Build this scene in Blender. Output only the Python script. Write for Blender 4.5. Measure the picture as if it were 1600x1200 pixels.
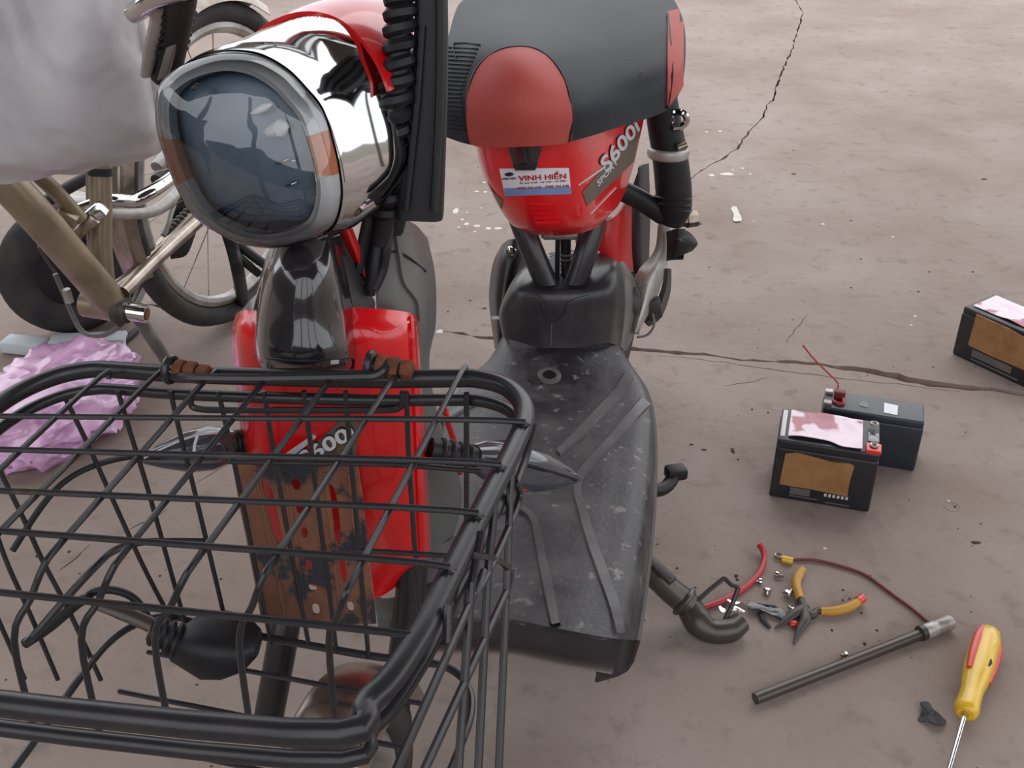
import bpy, bmesh, math, random
from mathutils import Vector, Matrix, noise
from mathutils.bvhtree import BVHTree
from mathutils.geometry import tessellate_polygon
random.seed(7)
SC = bpy.context.scene
for _o in list(bpy.data.objects):
    bpy.data.objects.remove(_o)
COL = SC.collection
# ------------------------------------------------------------------ camera
F, HC, PITCH = 1700.0, 1.15, math.radians(31.0)
cd = bpy.data.cameras.new('camera'); cam = bpy.data.objects.new('camera', cd); COL.objects.link(cam)
cam.location = (0, 0, HC); cam.rotation_euler = (math.pi/2 - PITCH, 0, 0)
cd.sensor_width = 36.0; cd.lens = 36.0*F/1600.0; cd.clip_start = 0.02
SC.camera = cam
# ------------------------------------------------------------------ sky and light
W = bpy.data.worlds.new('sky'); SC.world = W; W.use_nodes = True
wn = W.node_tree; bg = wn.nodes['Background']
tc = wn.nodes.new('ShaderNodeTexCoord'); ns = wn.nodes.new('ShaderNodeTexNoise'); cr = wn.nodes.new('ShaderNodeValToRGB')
ns.inputs['Scale'].default_value = 2.2; ns.inputs['Detail'].default_value = 4
cr.color_ramp.elements[0].color = (0.80, 0.84, 0.92, 1); cr.color_ramp.elements[1].color = (1.0, 1.0, 1.0, 1)
wn.links.new(tc.outputs['Generated'], ns.inputs['Vector']); wn.links.new(ns.outputs['Fac'], cr.inputs['Fac'])
wn.links.new(cr.outputs['Color'], bg.inputs['Color'])
bg.inputs['Strength'].default_value = 2.05
SUN = bpy.data.lights.new('sun', 'SUN'); SUN.energy = 0.62; SUN.angle = math.radians(40); SUN.color = (1.0, 0.97, 0.93)
sun = bpy.data.objects.new('sun', SUN); COL.objects.link(sun)
sun.rotation_euler = Vector((-0.25, -0.62, -0.75)).to_track_quat('-Z', 'Y').to_euler()   # hazy sun from beyond the open yard
SC.view_settings.view_transform = 'Standard'; SC.view_settings.look = 'None'
SC.view_settings.exposure = -0.06; SC.view_settings.gamma = 1.0; SC.view_settings.use_curve_mapping = False

# ------------------------------------------------------------------ helpers
CP, SP = math.cos(PITCH), math.sin(PITCH)
CAM = Vector((0, 0, HC))
def ray(px, py):
    x = (px-800.0)/F; y = -(py-600.0)/F
    return Vector((x, CP + SP*y, -SP + CP*y))
def pY(px, py, Y):
    d = ray(px, py); return CAM + d*(Y/d.y)
def pZ(px, py, z=0.0):
    d = ray(px, py); return CAM + d*((z-HC)/d.z)
def pPl(px, py, p0, n):
    d = ray(px, py); return CAM + d*((p0-CAM).dot(n)/d.dot(n))
def scale_at(p):                      # pixels per metre at a point
    return F/((p-CAM).dot(Vector((0, CP, -SP))))
def P3(q):
    return q.copy() if isinstance(q, Vector) else pY(*q)

def lin(c):
    r = []
    for v in c:
        v = v/255.0
        r.append(v/12.92 if v <= 0.04045 else ((v+0.055)/1.055)**2.4)
    return (r[0], r[1], r[2], 1.0)
MATS = {}
def mat(name, col, rough=0.5, metal=0.0, col2=None, scale=8.0, lo=0.4, hi=0.65, bump=0.0, bscale=60.0, coat=0.0,
        col3=None, scale3=30.0, lo3=0.6, hi3=0.7, alpha=1.0, trans=0.0, spec=0.5, rough2=None, detail=6.0):
    if name in MATS: return MATS[name]
    m = bpy.data.materials.new(name); m.use_nodes = True
    nt = m.node_tree; b = nt.nodes['Principled BSDF']
    b.inputs['Base Color'].default_value = lin(col); b.inputs['Roughness'].default_value = rough
    b.inputs['Metallic'].default_value = metal; b.inputs['Coat Weight'].default_value = coat
    b.inputs['Coat Roughness'].default_value = 0.04
    b.inputs['Alpha'].default_value = alpha; b.inputs['Transmission Weight'].default_value = trans
    b.inputs['Specular IOR Level'].default_value = spec
    t = nt.nodes.new('ShaderNodeTexCoord')
    def nz(sc, lo, hi, det=6.0):
        n = nt.nodes.new('ShaderNodeTexNoise'); n.inputs['Scale'].default_value = sc; n.inputs['Detail'].default_value = det
        n.inputs['Roughness'].default_value = 0.6
        nt.links.new(t.outputs['Object'], n.inputs['Vector'])
        r = nt.nodes.new('ShaderNodeMapRange'); r.inputs[1].default_value = lo; r.inputs[2].default_value = hi
        nt.links.new(n.outputs['Fac'], r.inputs[0]); return r.outputs[0]
    src = None
    if col2 is not None:
        f = nz(scale, lo, hi, detail)
        mx = nt.nodes.new('ShaderNodeMix'); mx.data_type = 'RGBA'
        mx.inputs[6].default_value = lin(col); mx.inputs[7].default_value = lin(col2)
        nt.links.new(f, mx.inputs[0]); src = mx.outputs[2]
        if rough2 is not None:
            rr = nt.nodes.new('ShaderNodeMapRange'); rr.inputs[3].default_value = rough; rr.inputs[4].default_value = rough2
            nt.links.new(f, rr.inputs[0]); nt.links.new(rr.outputs[0], b.inputs['Roughness'])
    if col3 is not None:
        f3 = nz(scale3, lo3, hi3)
        m3 = nt.nodes.new('ShaderNodeMix'); m3.data_type = 'RGBA'
        if src is not None: nt.links.new(src, m3.inputs[6])
        else: m3.inputs[6].default_value = lin(col)
        m3.inputs[7].default_value = lin(col3); nt.links.new(f3, m3.inputs[0]); src = m3.outputs[2]
    if src is not None: nt.links.new(src, b.inputs['Base Color'])
    if bump > 0:
        n = nt.nodes.new('ShaderNodeTexNoise'); n.inputs['Scale'].default_value = bscale; n.inputs['Detail'].default_value = 5
        nt.links.new(t.outputs['Object'], n.inputs['Vector'])
        bp = nt.nodes.new('ShaderNodeBump'); bp.inputs['Strength'].default_value = bump; bp.inputs['Distance'].default_value = 0.004
        nt.links.new(n.outputs['Fac'], bp.inputs['Height']); nt.links.new(bp.outputs['Normal'], b.inputs['Normal'])
    MATS[name] = m
    return m

WM = {}                               # object name -> world matrix
def link(o, parent=None, M=None):
    COL.objects.link(o)
    M = M if M is not None else Matrix.Identity(4)
    WM[o.name] = M
    if parent is not None:
        o.parent = parent; o.matrix_parent_inverse = WM[parent.name].inverted()
    o.matrix_basis = M
    return o
def tag(o, label=None, cat=None, group=None, kind=None):
    if label: o['label'] = label
    if cat: o['category'] = cat
    if group: o['group'] = group
    if kind: o['kind'] = kind
    return o
def empty(name, loc, parent=None):
    o = bpy.data.objects.new(name, None); o.empty_display_size = 0.05
    return link(o, parent, Matrix.Translation(loc))
def obj(name, vf, m, parent=None, smooth=True, label=None, angle=40):
    v, f = vf
    me = bpy.data.meshes.new(name); me.from_pydata([tuple(x) for x in v], [], [tuple(x) for x in f]); me.validate()
    bm = bmesh.new(); bm.from_mesh(me)
    bmesh.ops.recalc_face_normals(bm, faces=bm.faces)
    if smooth:
        for fc in bm.faces: fc.smooth = True
        for e in bm.edges:
            if len(e.link_faces) == 2 and e.calc_face_angle(0) > math.radians(angle): e.smooth = False
    bm.to_mesh(me); bm.free()
    me.materials.append(m)
    o = bpy.data.objects.new(name, me); link(o, parent)
    if label: o['label'] = label
    return o
def join(*parts):
    V, Fc = [], []
    for v, f in parts:
        n = len(V); V += list(v); Fc += [tuple(i+n for i in q) for q in f]
    return V, Fc
def cat_rom(p, n, closed=False):
    p = [Vector(q) for q in p]; out = []; L = len(p)
    if L < 3 and not closed:
        return [p[0].lerp(p[-1], i/n) for i in range(n+1)]
    seg = L if closed else L-1
    for i in range(seg):
        a = p[(i-1) % L] if (closed or i > 0) else p[0]*2-p[1]
        b = p[i]; c = p[(i+1) % L]
        d = p[(i+2) % L] if (closed or i+2 < L) else p[-1]*2-p[-2]
        for k in range(n):
            t = k/n
            out.append(0.5*((2*b)+(c-a)*t+(2*a-5*b+4*c-d)*t*t+(3*b-a-3*c+d)*t**3))
    if not closed: out.append(p[-1])
    return out
def tube(pts, r, n=10, closed=False, sub=5, flat=None):
    """round (or flattened) tube along points; r number or list per control point"""
    P = [P3(q) for q in pts]; L = len(P)
    rs = r if isinstance(r, (list, tuple)) else [r]*L
    if sub > 1 and L > 2:
        Q = cat_rom(P, sub, closed)
        R = []
        for i in range(len(Q)):
            t = i/sub; k = int(t); fr = t-k
            R.append(rs[k % L]*(1-fr)+rs[(k+1) % L if closed else min(k+1, L-1)]*fr)
    else: Q, R = P, list(rs)
    N = len(Q); V = []; Fc = []
    T = []
    for i in range(N):
        a = Q[(i-1) % N] if (closed or i > 0) else Q[0]; b = Q[(i+1) % N] if (closed or i < N-1) else Q[-1]
        T.append((b-a).normalized())
    up = Vector((0, 0, 1)) if abs(T[0].z) < 0.9 else Vector((1, 0, 0))
    u = (up-T[0]*up.dot(T[0])).normalized()
    for i in range(N):
        u = (u-T[i]*u.dot(T[i])).normalized(); w = T[i].cross(u)
        for k in range(n):
            a = 2*math.pi*k/n
            V.append(Q[i]+u*(R[i]*math.cos(a)*(flat or 1))+w*(R[i]*math.sin(a)))
    for i in range(N if closed else N-1):
        for k in range(n):
            j = (i+1) % N
            Fc.append((i*n+k, i*n+(k+1) % n, j*n+(k+1) % n, j*n+k))
    if not closed:
        Fc.append(tuple(range(n))[::-1]); Fc.append(tuple((N-1)*n+k for k in range(n)))
    return V, Fc
def spindle(p0, p1, prof, n=20, up=Vector((0, 0, 1)), power=2.0, mid=None):
    """closed body along p0->p1; prof = [(t, ra, rb)], rb along 'up'; power > 2 squares the section"""
    p0 = P3(p0); p1 = P3(p1); ax = (p1-p0); T = ax.normalized()
    u = (up-T*up.dot(T)).normalized(); w = T.cross(u); V = []; Fc = []
    for (t, ra, rb) in prof:
        c = p0+ax*t
        if mid is not None: c = c+mid*(4*t*(1-t))
        for k in range(n):
            a = 2*math.pi*k/n; ca, sa = math.cos(a), math.sin(a)
            V.append(c+w*(ra*math.copysign(abs(ca)**(2/power), ca))+u*(rb*math.copysign(abs(sa)**(2/power), sa)))
    for i in range(len(prof)-1):
        for k in range(n):
            Fc.append((i*n+k, i*n+(k+1) % n, (i+1)*n+(k+1) % n, (i+1)*n+k))
    Fc.append(tuple(range(n))[::-1]); Fc.append(tuple((len(prof)-1)*n+k for k in range(n)))
    return V, Fc
class Patch:
    """smooth surface through a control grid of (px, py, Y) or Vectors, given a thickness"""
    def __init__(s, grid, nu=6, nv=6, thick=0.004, closed_u=False):
        G = [[P3(q) for q in row] for row in grid]
        rows = [cat_rom(r, nu, closed_u) for r in G]
        cols = [cat_rom([r[i] for r in rows], nv) for i in range(len(rows[0]))]
        nr, nc = len(cols[0]), len(cols)
        V = [cols[c][r] for r in range(nr) for c in range(nc)]
        Fc = []
        for r in range(nr-1):
            for c in range(nc-1 + (1 if closed_u else 0)):
                d = (c+1) % nc
                Fc.append((r*nc+c, r*nc+d, (r+1)*nc+d, (r+1)*nc+c))
        s.V, s.F, s.nr, s.nc = V, Fc, nr, nc
        N = [Vector((0, 0, 0)) for _ in V]
        for f in Fc:
            k = (V[f[1]]-V[f[0]]).cross(V[f[3]]-V[f[0]]) + (V[f[3]]-V[f[2]]).cross(V[f[1]]-V[f[2]])
            for i in f: N[i] += k
        cen = sum(V, Vector())/len(V)
        tot = sum((n.normalized().dot(CAM-v) if n.length > 0 else 0) for n, v in zip(N, V))
        sg = 1 if tot >= 0 else -1
        s.N = [(n*sg).normalized() for n in N]
        s.bvh = BVHTree.FromPolygons(V, Fc)
        M = len(V)
        B = [v-n*thick for v, n in zip(V, s.N)]
        FB = [tuple(i+M for i in f[::-1]) for f in Fc]
        edge = {}
        for f in Fc:
            for a, b in zip(f, f[1:]+f[:1]):
                edge[(a, b)] = 1
        side = [(b, a, a+M, b+M) for (a, b) in edge if (b, a) not in edge]
        s.vf = (V+B, Fc+FB+side)
    def hit(s, px, py, off=0.0015):
        d = ray(px, py).normalized()
        h, n, i, dist = s.bvh.ray_cast(CAM, d)
        if h is None:
            h, n, i, dist = s.bvh.find_nearest(CAM+d*((s.V[len(s.V)//2]-CAM).length))
        if n.dot(CAM-h) < 0: n = -n
        return h+n*off
def sheet(top, bot, quads):
    """closed thin sheet from matching top and bottom vertices"""
    M = len(top); edge = {}
    for f in quads:
        for a, b in zip(f, f[1:]+f[:1]): edge[(a, b)] = 1
    side = [(b, a, a+M, b+M) for (a, b) in edge if (b, a) not in edge]
    return top+bot, list(quads)+[tuple(i+M for i in f[::-1]) for f in quads]+side
def decal_poly(surf, outline, off=0.0018, rings=5, sub=3, deep=0.0005):
    """polygon (pixels, star-shaped) laid on a surface, conforming to it, with real thickness"""
    O = [Vector((x, y, 0)) for x, y in outline]
    if sub > 1: O = cat_rom(O, sub, True)
    c = sum(O, Vector())/len(O); n = len(O)
    pts = [c]+[c.lerp(o, (k+1)/rings) for k in range(rings) for o in O]
    top = [surf.hit(q.x, q.y, off) for q in pts]; bot = [surf.hit(q.x, q.y, deep) for q in pts]
    Fc = [(0, 1+k, 1+(k+1) % n) for k in range(n)]
    for r in range(rings-1):
        for k in range(n):
            a = 1+r*n; b = 1+(r+1)*n
            Fc.append((a+k, b+k, b+(k+1) % n, a+(k+1) % n))
    return sheet(top, bot, Fc)
def decal_quad(surf, c4, off=0.0018, nu=10, nv=5, deep=0.0004):
    c = [Vector((x, y, 0)) for x, y in c4]; top = []; bot = []; Fc = []
    for j in range(nv+1):
        for i in range(nu+1):
            q = c[0].lerp(c[1], i/nu).lerp(c[3].lerp(c[2], i/nu), j/nv)
            top.append(surf.hit(q.x, q.y, off)); bot.append(surf.hit(q.x, q.y, deep))
    for j in range(nv):
        for i in range(nu):
            a = j*(nu+1)+i; Fc.append((a, a+1, a+nu+2, a+nu+1))
    return sheet(top, bot, Fc)
def band(surf, line, w, h=0.004, sub=5):
    """raised moulded strip on a surface along a pixel line; w pixels wide (number or list)"""
    L = [Vector((x, y, 0)) for x, y in line]; Q = cat_rom(L, sub)
    ws = w if isinstance(w, (list, tuple)) else [w]*len(L); V = []; Fc = []
    for i, q in enumerate(Q):
        a = Q[max(i-1, 0)]; b = Q[min(i+1, len(Q)-1)]; t = (b-a).normalized(); n = Vector((-t.y, t.x, 0))
        k = min(i/sub, len(ws)-1); k0 = int(k); k1 = min(k0+1, len(ws)-1); wd = ws[k0]*(1-(k-k0))+ws[k1]*(k-k0)
        for s_, o_ in ((-.5, -.001), (-.36, h), (.36, h), (.5, -.001)):
            p = q+n*(wd*s_); V.append(surf.hit(p.x, p.y, o_))
    for i in range(len(Q)-1):
        for k in range(3): Fc.append((i*4+k, i*4+k+1, i*4+k+5, i*4+k+4))
        Fc.append((i*4+3, i*4, i*4+4, i*4+7))
    Fc.append((0, 1, 2, 3)); e = (len(Q)-1)*4; Fc.append((e, e+3, e+2, e+1))
    return V, Fc
def plate(outer, holes, th):
    """flat plate with holes; outer / holes lists of Vectors in one plane; th = thickness vector"""
    loops = [list(outer)]+[list(h) for h in holes]
    flat = [v for l in loops for v in l]; tri = tessellate_polygon(loops); M = len(flat)
    V = flat+[v+th for v in flat]; Fc = [tuple(t) for t in tri]+[tuple(i+M for i in t[::-1]) for t in tri]
    s = 0
    for l in loops:
        n = len(l)
        for k in range(n): a = s+k; b = s+(k+1) % n; Fc.append((a, b, b+M, a+M))
        s += n
    return V, Fc
def box(c, ex, ey, ez, bev=0.0, seg=2):
    """box centred at c with half-axis vectors; bevelled"""
    bm = bmesh.new()
    vs = [bm.verts.new(c+ex*sx+ey*sy+ez*sz) for sx in (-1, 1) for sy in (-1, 1) for sz in (-1, 1)]
    for q in ((0, 1, 3, 2), (4, 6, 7, 5), (0, 4, 5, 1), (2, 3, 7, 6), (0, 2, 6, 4), (1, 5, 7, 3)): bm.faces.new([vs[i] for i in q])
    bmesh.ops.recalc_face_normals(bm, faces=bm.faces)
    if bev > 0: bmesh.ops.bevel(bm, geom=bm.edges[:], offset=bev, segments=seg, affect='EDGES', profile=0.5)
    bm.verts.index_update()
    r = ([v.co.copy() for v in bm.verts], [tuple(v.index for v in f.verts) for f in bm.faces]); bm.free(); return r
def torus(c, ax, R, r, n=40, m=10, a0=0, a1=2*math.pi, sq=1.0, rr=None):
    ax = ax.normalized(); u = ax.orthogonal().normalized()
    if abs(ax.z) < 0.9: u = (Vector((0, 0, 1))-ax*ax.z).normalized()
    w = ax.cross(u); full = abs(a1-a0-2*math.pi) < 1e-6; V = []; Fc = []
    cnt = n if full else n+1
    for i in range(cnt):
        a = a0+(a1-a0)*i/n; d = u*math.cos(a)+w*math.sin(a)
        for k in range(m):
            b = 2*math.pi*k/m; V.append(c+d*(R+r*math.cos(b)*sq)+ax*((rr or r)*math.sin(b)))
    for i in range(n):
        j = (i+1) % cnt
        for k in range(m): Fc.append((i*m+k, j*m+k, j*m+(k+1) % m, i*m+(k+1) % m))
    if not full: Fc.append(tuple(range(m))); Fc.append(tuple(n*m+k for k in range(m))[::-1])
    return V, Fc
def text_flat(body, bold=False):
    """lettering as flat triangles in a unit box: returns verts (x 0..1, y 0..1) and faces"""
    cu = bpy.data.curves.new('lettering', 'FONT'); cu.body = body; cu.size = 1.0; cu.resolution_u = 3
    if bold: cu.offset = 0.025
    o = bpy.data.objects.new('lettering', cu); COL.objects.link(o)
    bpy.context.view_layer.update()
    me = bpy.data.meshes.new_from_object(o.evaluated_get(bpy.context.evaluated_depsgraph_get()))
    v = [x.co.copy() for x in me.vertices]; f = [tuple(p.vertices) for p in me.polygons]
    bpy.data.objects.remove(o); bpy.data.curves.remove(cu); bpy.data.meshes.remove(me)
    x0 = min(q.x for q in v); x1 = max(q.x for q in v); y0 = min(q.y for q in v); y1 = max(q.y for q in v)
    return [((q.x-x0)/(x1-x0), (q.y-y0)/(y1-y0)) for q in v], f
def decal_text(surf, body, c4, off, bold=False, deep=None):
    """c4: pixel corners top-left, top-right, bottom-right, bottom-left"""
    uv, f = text_flat(body, bold); c = [Vector((x, y, 0)) for x, y in c4]; top = []; bot = []
    for u, v in uv:
        q = c[3].lerp(c[2], u).lerp(c[0].lerp(c[1], u), v)
        top.append(surf.hit(q.x, q.y, off)); bot.append(surf.hit(q.x, q.y, deep if deep is not None else off-0.0006))
    return sheet(top, bot, f)
class Flat:
    """flat face that decals can be laid on"""
    def __init__(s, p0, n): s.p0, s.n = p0, n.normalized()
    def hit(s, px, py, off=0.0): return pPl(px, py, s.p0, s.n)+s.n*off

# ------------------------------------------------------------------ materials
M_conc = mat('concrete', (156, 142, 135), 0.9, col2=(135, 119, 110), scale=2.0, lo=0.34, hi=0.68, bump=0.5, bscale=42, col3=(112, 101, 92), scale3=20, lo3=0.55, hi3=0.85, spec=0.3)
M_earth = mat('joint_earth', (74, 62, 54), 0.95, col2=(48, 40, 36), scale=30, bump=0.6)
M_red = mat('red_plastic', (226, 14, 24), 0.28, coat=0.6, col2=(200, 14, 20), scale=6)
M_redm = mat('red_plastic_matt', (190, 24, 26), 0.36, coat=0.3)
M_seatr = mat('seat_red_vinyl', (184, 80, 74), 0.55, bump=0.12, bscale=300, spec=0.35)
M_seatb = mat('seat_black_vinyl', (38, 42, 47), 0.55, col2=(44, 48, 53), scale=5, bump=0.10, bscale=260, spec=0.3)
M_chrome = mat('chrome', (205, 205, 205), 0.06, metal=1.0)
M_steel = mat('worn_steel', (170, 160, 150), 0.28, metal=0.9, col2=(120, 106, 94), scale=14, lo=0.4, hi=0.7)
M_gold = mat('champagne_paint', (152, 138, 116), 0.36, metal=0.4, col2=(122, 108, 90), scale=9)
M_blk = mat('black_paint', (38, 37, 41), 0.3, col2=(50, 45, 45), scale=22, lo=0.5, hi=0.75, col3=(86, 62, 50), scale3=14, lo3=0.68, hi3=0.76)
M_rub = mat('black_rubber', (24, 24, 27), 0.5, spec=0.4)
M_tyre = mat('tyre_rubber', (42, 40, 42), 0.75, col2=(62, 57, 54), scale=18)
M_gloss = mat('black_gloss_plastic', (30, 27, 32), 0.16, coat=0.9, col2=(48, 42, 46), scale=10, lo=0.45, hi=0.8)
M_floorp = mat('footboard_plastic', (40, 38, 42), 0.4, col2=(88, 84, 85), scale=11, lo=0.44, hi=0.68, col3=(150, 143, 138), scale3=48, lo3=0.60, hi3=0.74, bump=0.2, bscale=160, rough2=0.6)
M_ridge = mat('footboard_scuffed', (88, 85, 86), 0.36, col2=(54, 52, 55), scale=12)
M_cons = mat('console_plastic', (40, 38, 42), 0.34, col2=(72, 69, 70), scale=9, lo=0.42, hi=0.72, col3=(104, 100, 100), scale3=60, lo3=0.72, hi3=0.85)
M_taupe = mat('taupe_plastic', (92, 88, 84), 0.42, col2=(104, 99, 94), scale=5)
M_olive = mat('grey_plastic', (88, 88, 86), 0.4, col2=(98, 97, 94), scale=5)
M_lgrey = mat('light_grey_metal', (176, 172, 168), 0.4, metal=0.35, col2=(140, 132, 126), scale=16)
M_sig = mat('signal_smoke_lens', (66, 70, 78), 0.12, coat=0.6)
M_rust = mat('rusted_iron', (104, 68, 52), 0.8, col2=(132, 84, 62), scale=12, lo=0.4, hi=0.65, col3=(44, 45, 52), scale3=13, lo3=0.50, hi3=0.54, bump=0.4, bscale=120)
M_bolt = mat('rusty_bolt', (120, 66, 38), 0.85, col2=(80, 46, 32), scale=60, bump=0.5)
M_amber = mat('amber_plastic', (222, 126, 56), 0.25, coat=0.4)
M_frost = mat('frosted_ring', (222, 225, 228), 0.2, coat=0.8, col2=(236, 238, 240), scale=20)
M_lens = mat('headlight_reflector', (74, 92, 112), 0.25, col2=(98, 114, 130), scale=7, lo=0.35, hi=0.7)
M_white = mat('white_paper', (222, 220, 226), 0.55)
M_inkr = mat('red_ink', (176, 26, 40), 0.6)
M_inkb = mat('black_ink', (30, 30, 40), 0.6)
M_blue = mat('blue_ink', (118, 142, 190), 0.55)
M_bronze = mat('bronze_decal', (104, 92, 78), 0.4)
M_silver = mat('silver_decal', (200, 198, 200), 0.4)
M_batt = mat('battery_black', (36, 36, 40), 0.45, col2=(50, 50, 54), scale=18, lo=0.5, hi=0.75)
M_battg = mat('battery_blue_black', (40, 44, 52), 0.4, col2=(52, 56, 64), scale=12)
M_card = mat('cardboard', (160, 116, 74), 0.8, col2=(142, 100, 60), scale=30)
M_pinkst = mat('pink_wrapper', (222, 200, 212), 0.28, col2=(150, 44, 70), scale=16, lo=0.5, hi=0.56, coat=0.3, detail=2.0)
M_pink = mat('pink_plastic_film', (230, 186, 220), 0.26, col2=(214, 160, 206), scale=9, trans=0.15, coat=0.4, bump=0.5, bscale=24)
M_bag = mat('white_plastic_film', (214, 212, 217), 0.34, col2=(186, 182, 186), scale=4, trans=0.18)
M_foam = mat('white_foam', (205, 210, 216), 0.8)
M_wire_r = mat('red_cable', (176, 38, 48), 0.4)
M_wire_d = mat('dark_red_cable', (104, 40, 36), 0.5)
M_yel = mat('yellow_plastic', (222, 178, 40), 0.3, coat=0.4)
M_yelo = mat('yellow_grip', (186, 138, 52), 0.5)
M_iron = mat('dark_tool_steel', (74, 66, 66), 0.45, metal=0.4)
M_gunm = mat('gunmetal', (84, 76, 72), 0.35, metal=0.5)
M_redp = mat('red_handle_plastic', (206, 52, 40), 0.35, coat=0.3)
M_foil = mat('blue_black_tape', (30, 36, 48), 0.18, coat=0.8, bump=0.6, bscale=160)
M_rag = mat('black_scrap', (34, 32, 36), 0.6, bump=0.6, bscale=200)
M_grit = mat('dark_grit', (66, 56, 48), 0.9)
M_fleck = mat('white_fleck', (212, 204, 198), 0.85)
M_mud = mat('dark_arch_plastic', (58, 48, 50), 0.5)
M_glass = bpy.data.materials.new('headlight_glass'); M_glass.use_nodes = True
_n = M_glass.node_tree; _n.nodes.remove(_n.nodes['Principled BSDF'])
_g = _n.nodes.new('ShaderNodeBsdfGlossy'); _g.inputs['Roughness'].default_value = 0.03
_t = _n.nodes.new('ShaderNodeBsdfTransparent'); _x = _n.nodes.new('ShaderNodeMixShader'); _fr = _n.nodes.new('ShaderNodeFresnel'); _fr.inputs['IOR'].default_value = 1.85
_n.links.new(_fr.outputs[0], _x.inputs[0]); _n.links.new(_t.outputs[0], _x.inputs[1]); _n.links.new(_g.outputs[0], _x.inputs[2])
_n.links.new(_x.outputs[0], _n.nodes['Material Output'].inputs['Surface'])
M_film = bpy.data.materials.new('clear_film'); M_film.use_nodes = True
_n = M_film.node_tree; _n.nodes.remove(_n.nodes['Principled BSDF'])
_g = _n.nodes.new('ShaderNodeBsdfGlossy'); _g.inputs['Roughness'].default_value = 0.1
_t = _n.nodes.new('ShaderNodeBsdfTransparent'); _x = _n.nodes.new('ShaderNodeMixShader'); _x.inputs[0].default_value = 0.3
_n.links.new(_t.outputs[0], _x.inputs[1]); _n.links.new(_g.outputs[0], _x.inputs[2])
_n.links.new(_x.outputs[0], _n.nodes['Material Output'].inputs['Surface'])

# ------------------------------------------------------------------ setting: floor slabs, unseen roof, posts
XL, XR, YN, YF = -6.5, 6.5, -1.6, 9.0
base = obj('floor', box(Vector((0, 3.7, -0.08)), Vector((6.6, 0, 0)), Vector((0, 5.5, 0)), Vector((0, 0, 0.05))), M_earth, smooth=False)
tag(base, 'bare concrete floor of slabs split by open cracks', kind='structure')
def jag(pts, amp, step=0.02, seed=0.0):
    out = []
    for a, b in zip(pts, pts[1:]):
        n = max(1, int((b-a).length/step))
        for i in range(n):
            p = a.lerp(b, i/n)
            out.append(Vector((p.x+noise.noise(Vector((p.x*30, p.y*30, seed)))*amp, p.y+noise.noise(Vector((p.x*30+9, p.y*30, seed+3)))*amp, 0)))
    out.append(pts[-1].copy()); return out
joint_px = [(-50, 455), (200, 474), (420, 492), (560, 505), (680, 516), (720, 521), (765, 530), (850, 533), (1000, 546), (1040, 549), (1100, 554), (1160, 561), (1210, 564), (1260, 567), (1300, 573), (1350, 578), (1400, 589), (1450, 599), (1500, 604), (1550, 610), (1750, 634)]
J = [pZ(x, y) for x, y in joint_px]
J = [Vector((XL, J[0].y+0.12, 0))]+J+[Vector((XR, J[-1].y-0.15, 0))]
crack_px = [(770, 531), (880, 430), (980, 350), (1040, 308), (1083, 276), (1097, 266), (1130, 247), (1152, 232), (1163, 216), (1176, 200), (1193, 182), (1196, 170), (1210, 152), (1213, 135), (1222, 112), (1240, 70), (1255, 20)]
K = [pZ(x, y) for x, y in crack_px]; K.append(Vector((K[-1].x+0.35, YF, 0)))
def off_line(line, d, wide=None):
    out = []
    for i, p in enumerate(line):
        a = line[max(i-1, 0)]; b = line[min(i+1, len(line)-1)]; t = (b-a).normalized()
        k = d*(1+(wide(p) if wide else 0)); out.append(Vector((p.x-t.y*k, p.y+t.x*k, 0)))
    return out
widej = lambda p: 2.6*math.exp(-((p.x-0.78)/0.16)**2)+1.3*math.exp(-((p.x-0.28)/0.1)**2)+1.0*math.exp(-((p.x-1.0)/0.2)**2)
Jn = jag(off_line(J, -0.0035, widej), 0.010, seed=1.0); Jf = jag(off_line(J, 0.0035, widej), 0.010, seed=5.0)
Kl = jag(off_line(K, 0.0030), 0.009, seed=2.0); Kr = jag(off_line(K, -0.0030), 0.009, seed=2.4)
kx = K[0].x
Jf_l = [p for p in Jf if p.x < kx-0.012]; Jf_r = [p for p in Jf if p.x > kx+0.012]
def slab(poly):
    return plate(poly, [], Vector((0, 0, -0.03)))
obj('slab', slab([Vector((XL, YN, 0)), Vector((XR, YN, 0))]+Jn[::-1]), M_conc, base, smooth=False)
obj('slab', slab(Jf_l+Kl[1:]+[Vector((XL, YF, 0))]), M_conc, base, smooth=False)
obj('slab', slab(Kr[1:][::-1]+Jf_r+[Vector((XR, YF, 0))]), M_conc, base, smooth=False)
def strip(line, w, z=0.0006, seed=0.0):
    L = jag([pZ(x, y) for x, y in line], 0.006, 0.012, seed); V = []; Fc = []
    for i, p in enumerate(L):
        a = L[max(i-1, 0)]; b = L[min(i+1, len(L)-1)]; t = (b-a).normalized(); k = w*(0.4+0.9*abs(noise.noise(p*40)))*math.sin(math.pi*(i+0.6)/(len(L)+0.2))
        for s_, zz in ((-1, 0.0002), (0, z), (1, 0.0002)): V.append(Vector((p.x-t.y*k*s_, p.y+t.x*k*s_, zz)))
    for i in range(len(L)-1):
        for k in range(2): Fc.append((3*i+k, 3*i+k+1, 3*i+k+4, 3*i+k+3))
    return V, Fc
for i, (ln, w) in enumerate([([(1030, 556), (1130, 566), (1200, 577), (1300, 590), (1400, 600), (1500, 612)], 0.0018), ([(1225, 540), (1240, 520), (1262, 490)], 0.0016),
        ([(305, 757), (330, 740), (360, 722), (385, 700)], 0.0016), ([(190, 832), (215, 820), (250, 805), (262, 795)], 0.0018), ([(92, 890), (120, 872), (140, 852)], 0.0018), ([(1130, 602), (1180, 596), (1200, 590)], 0.0014)]):
    obj('crack', strip(ln, w, seed=i*3.1), M_earth, base, smooth=False)
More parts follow.
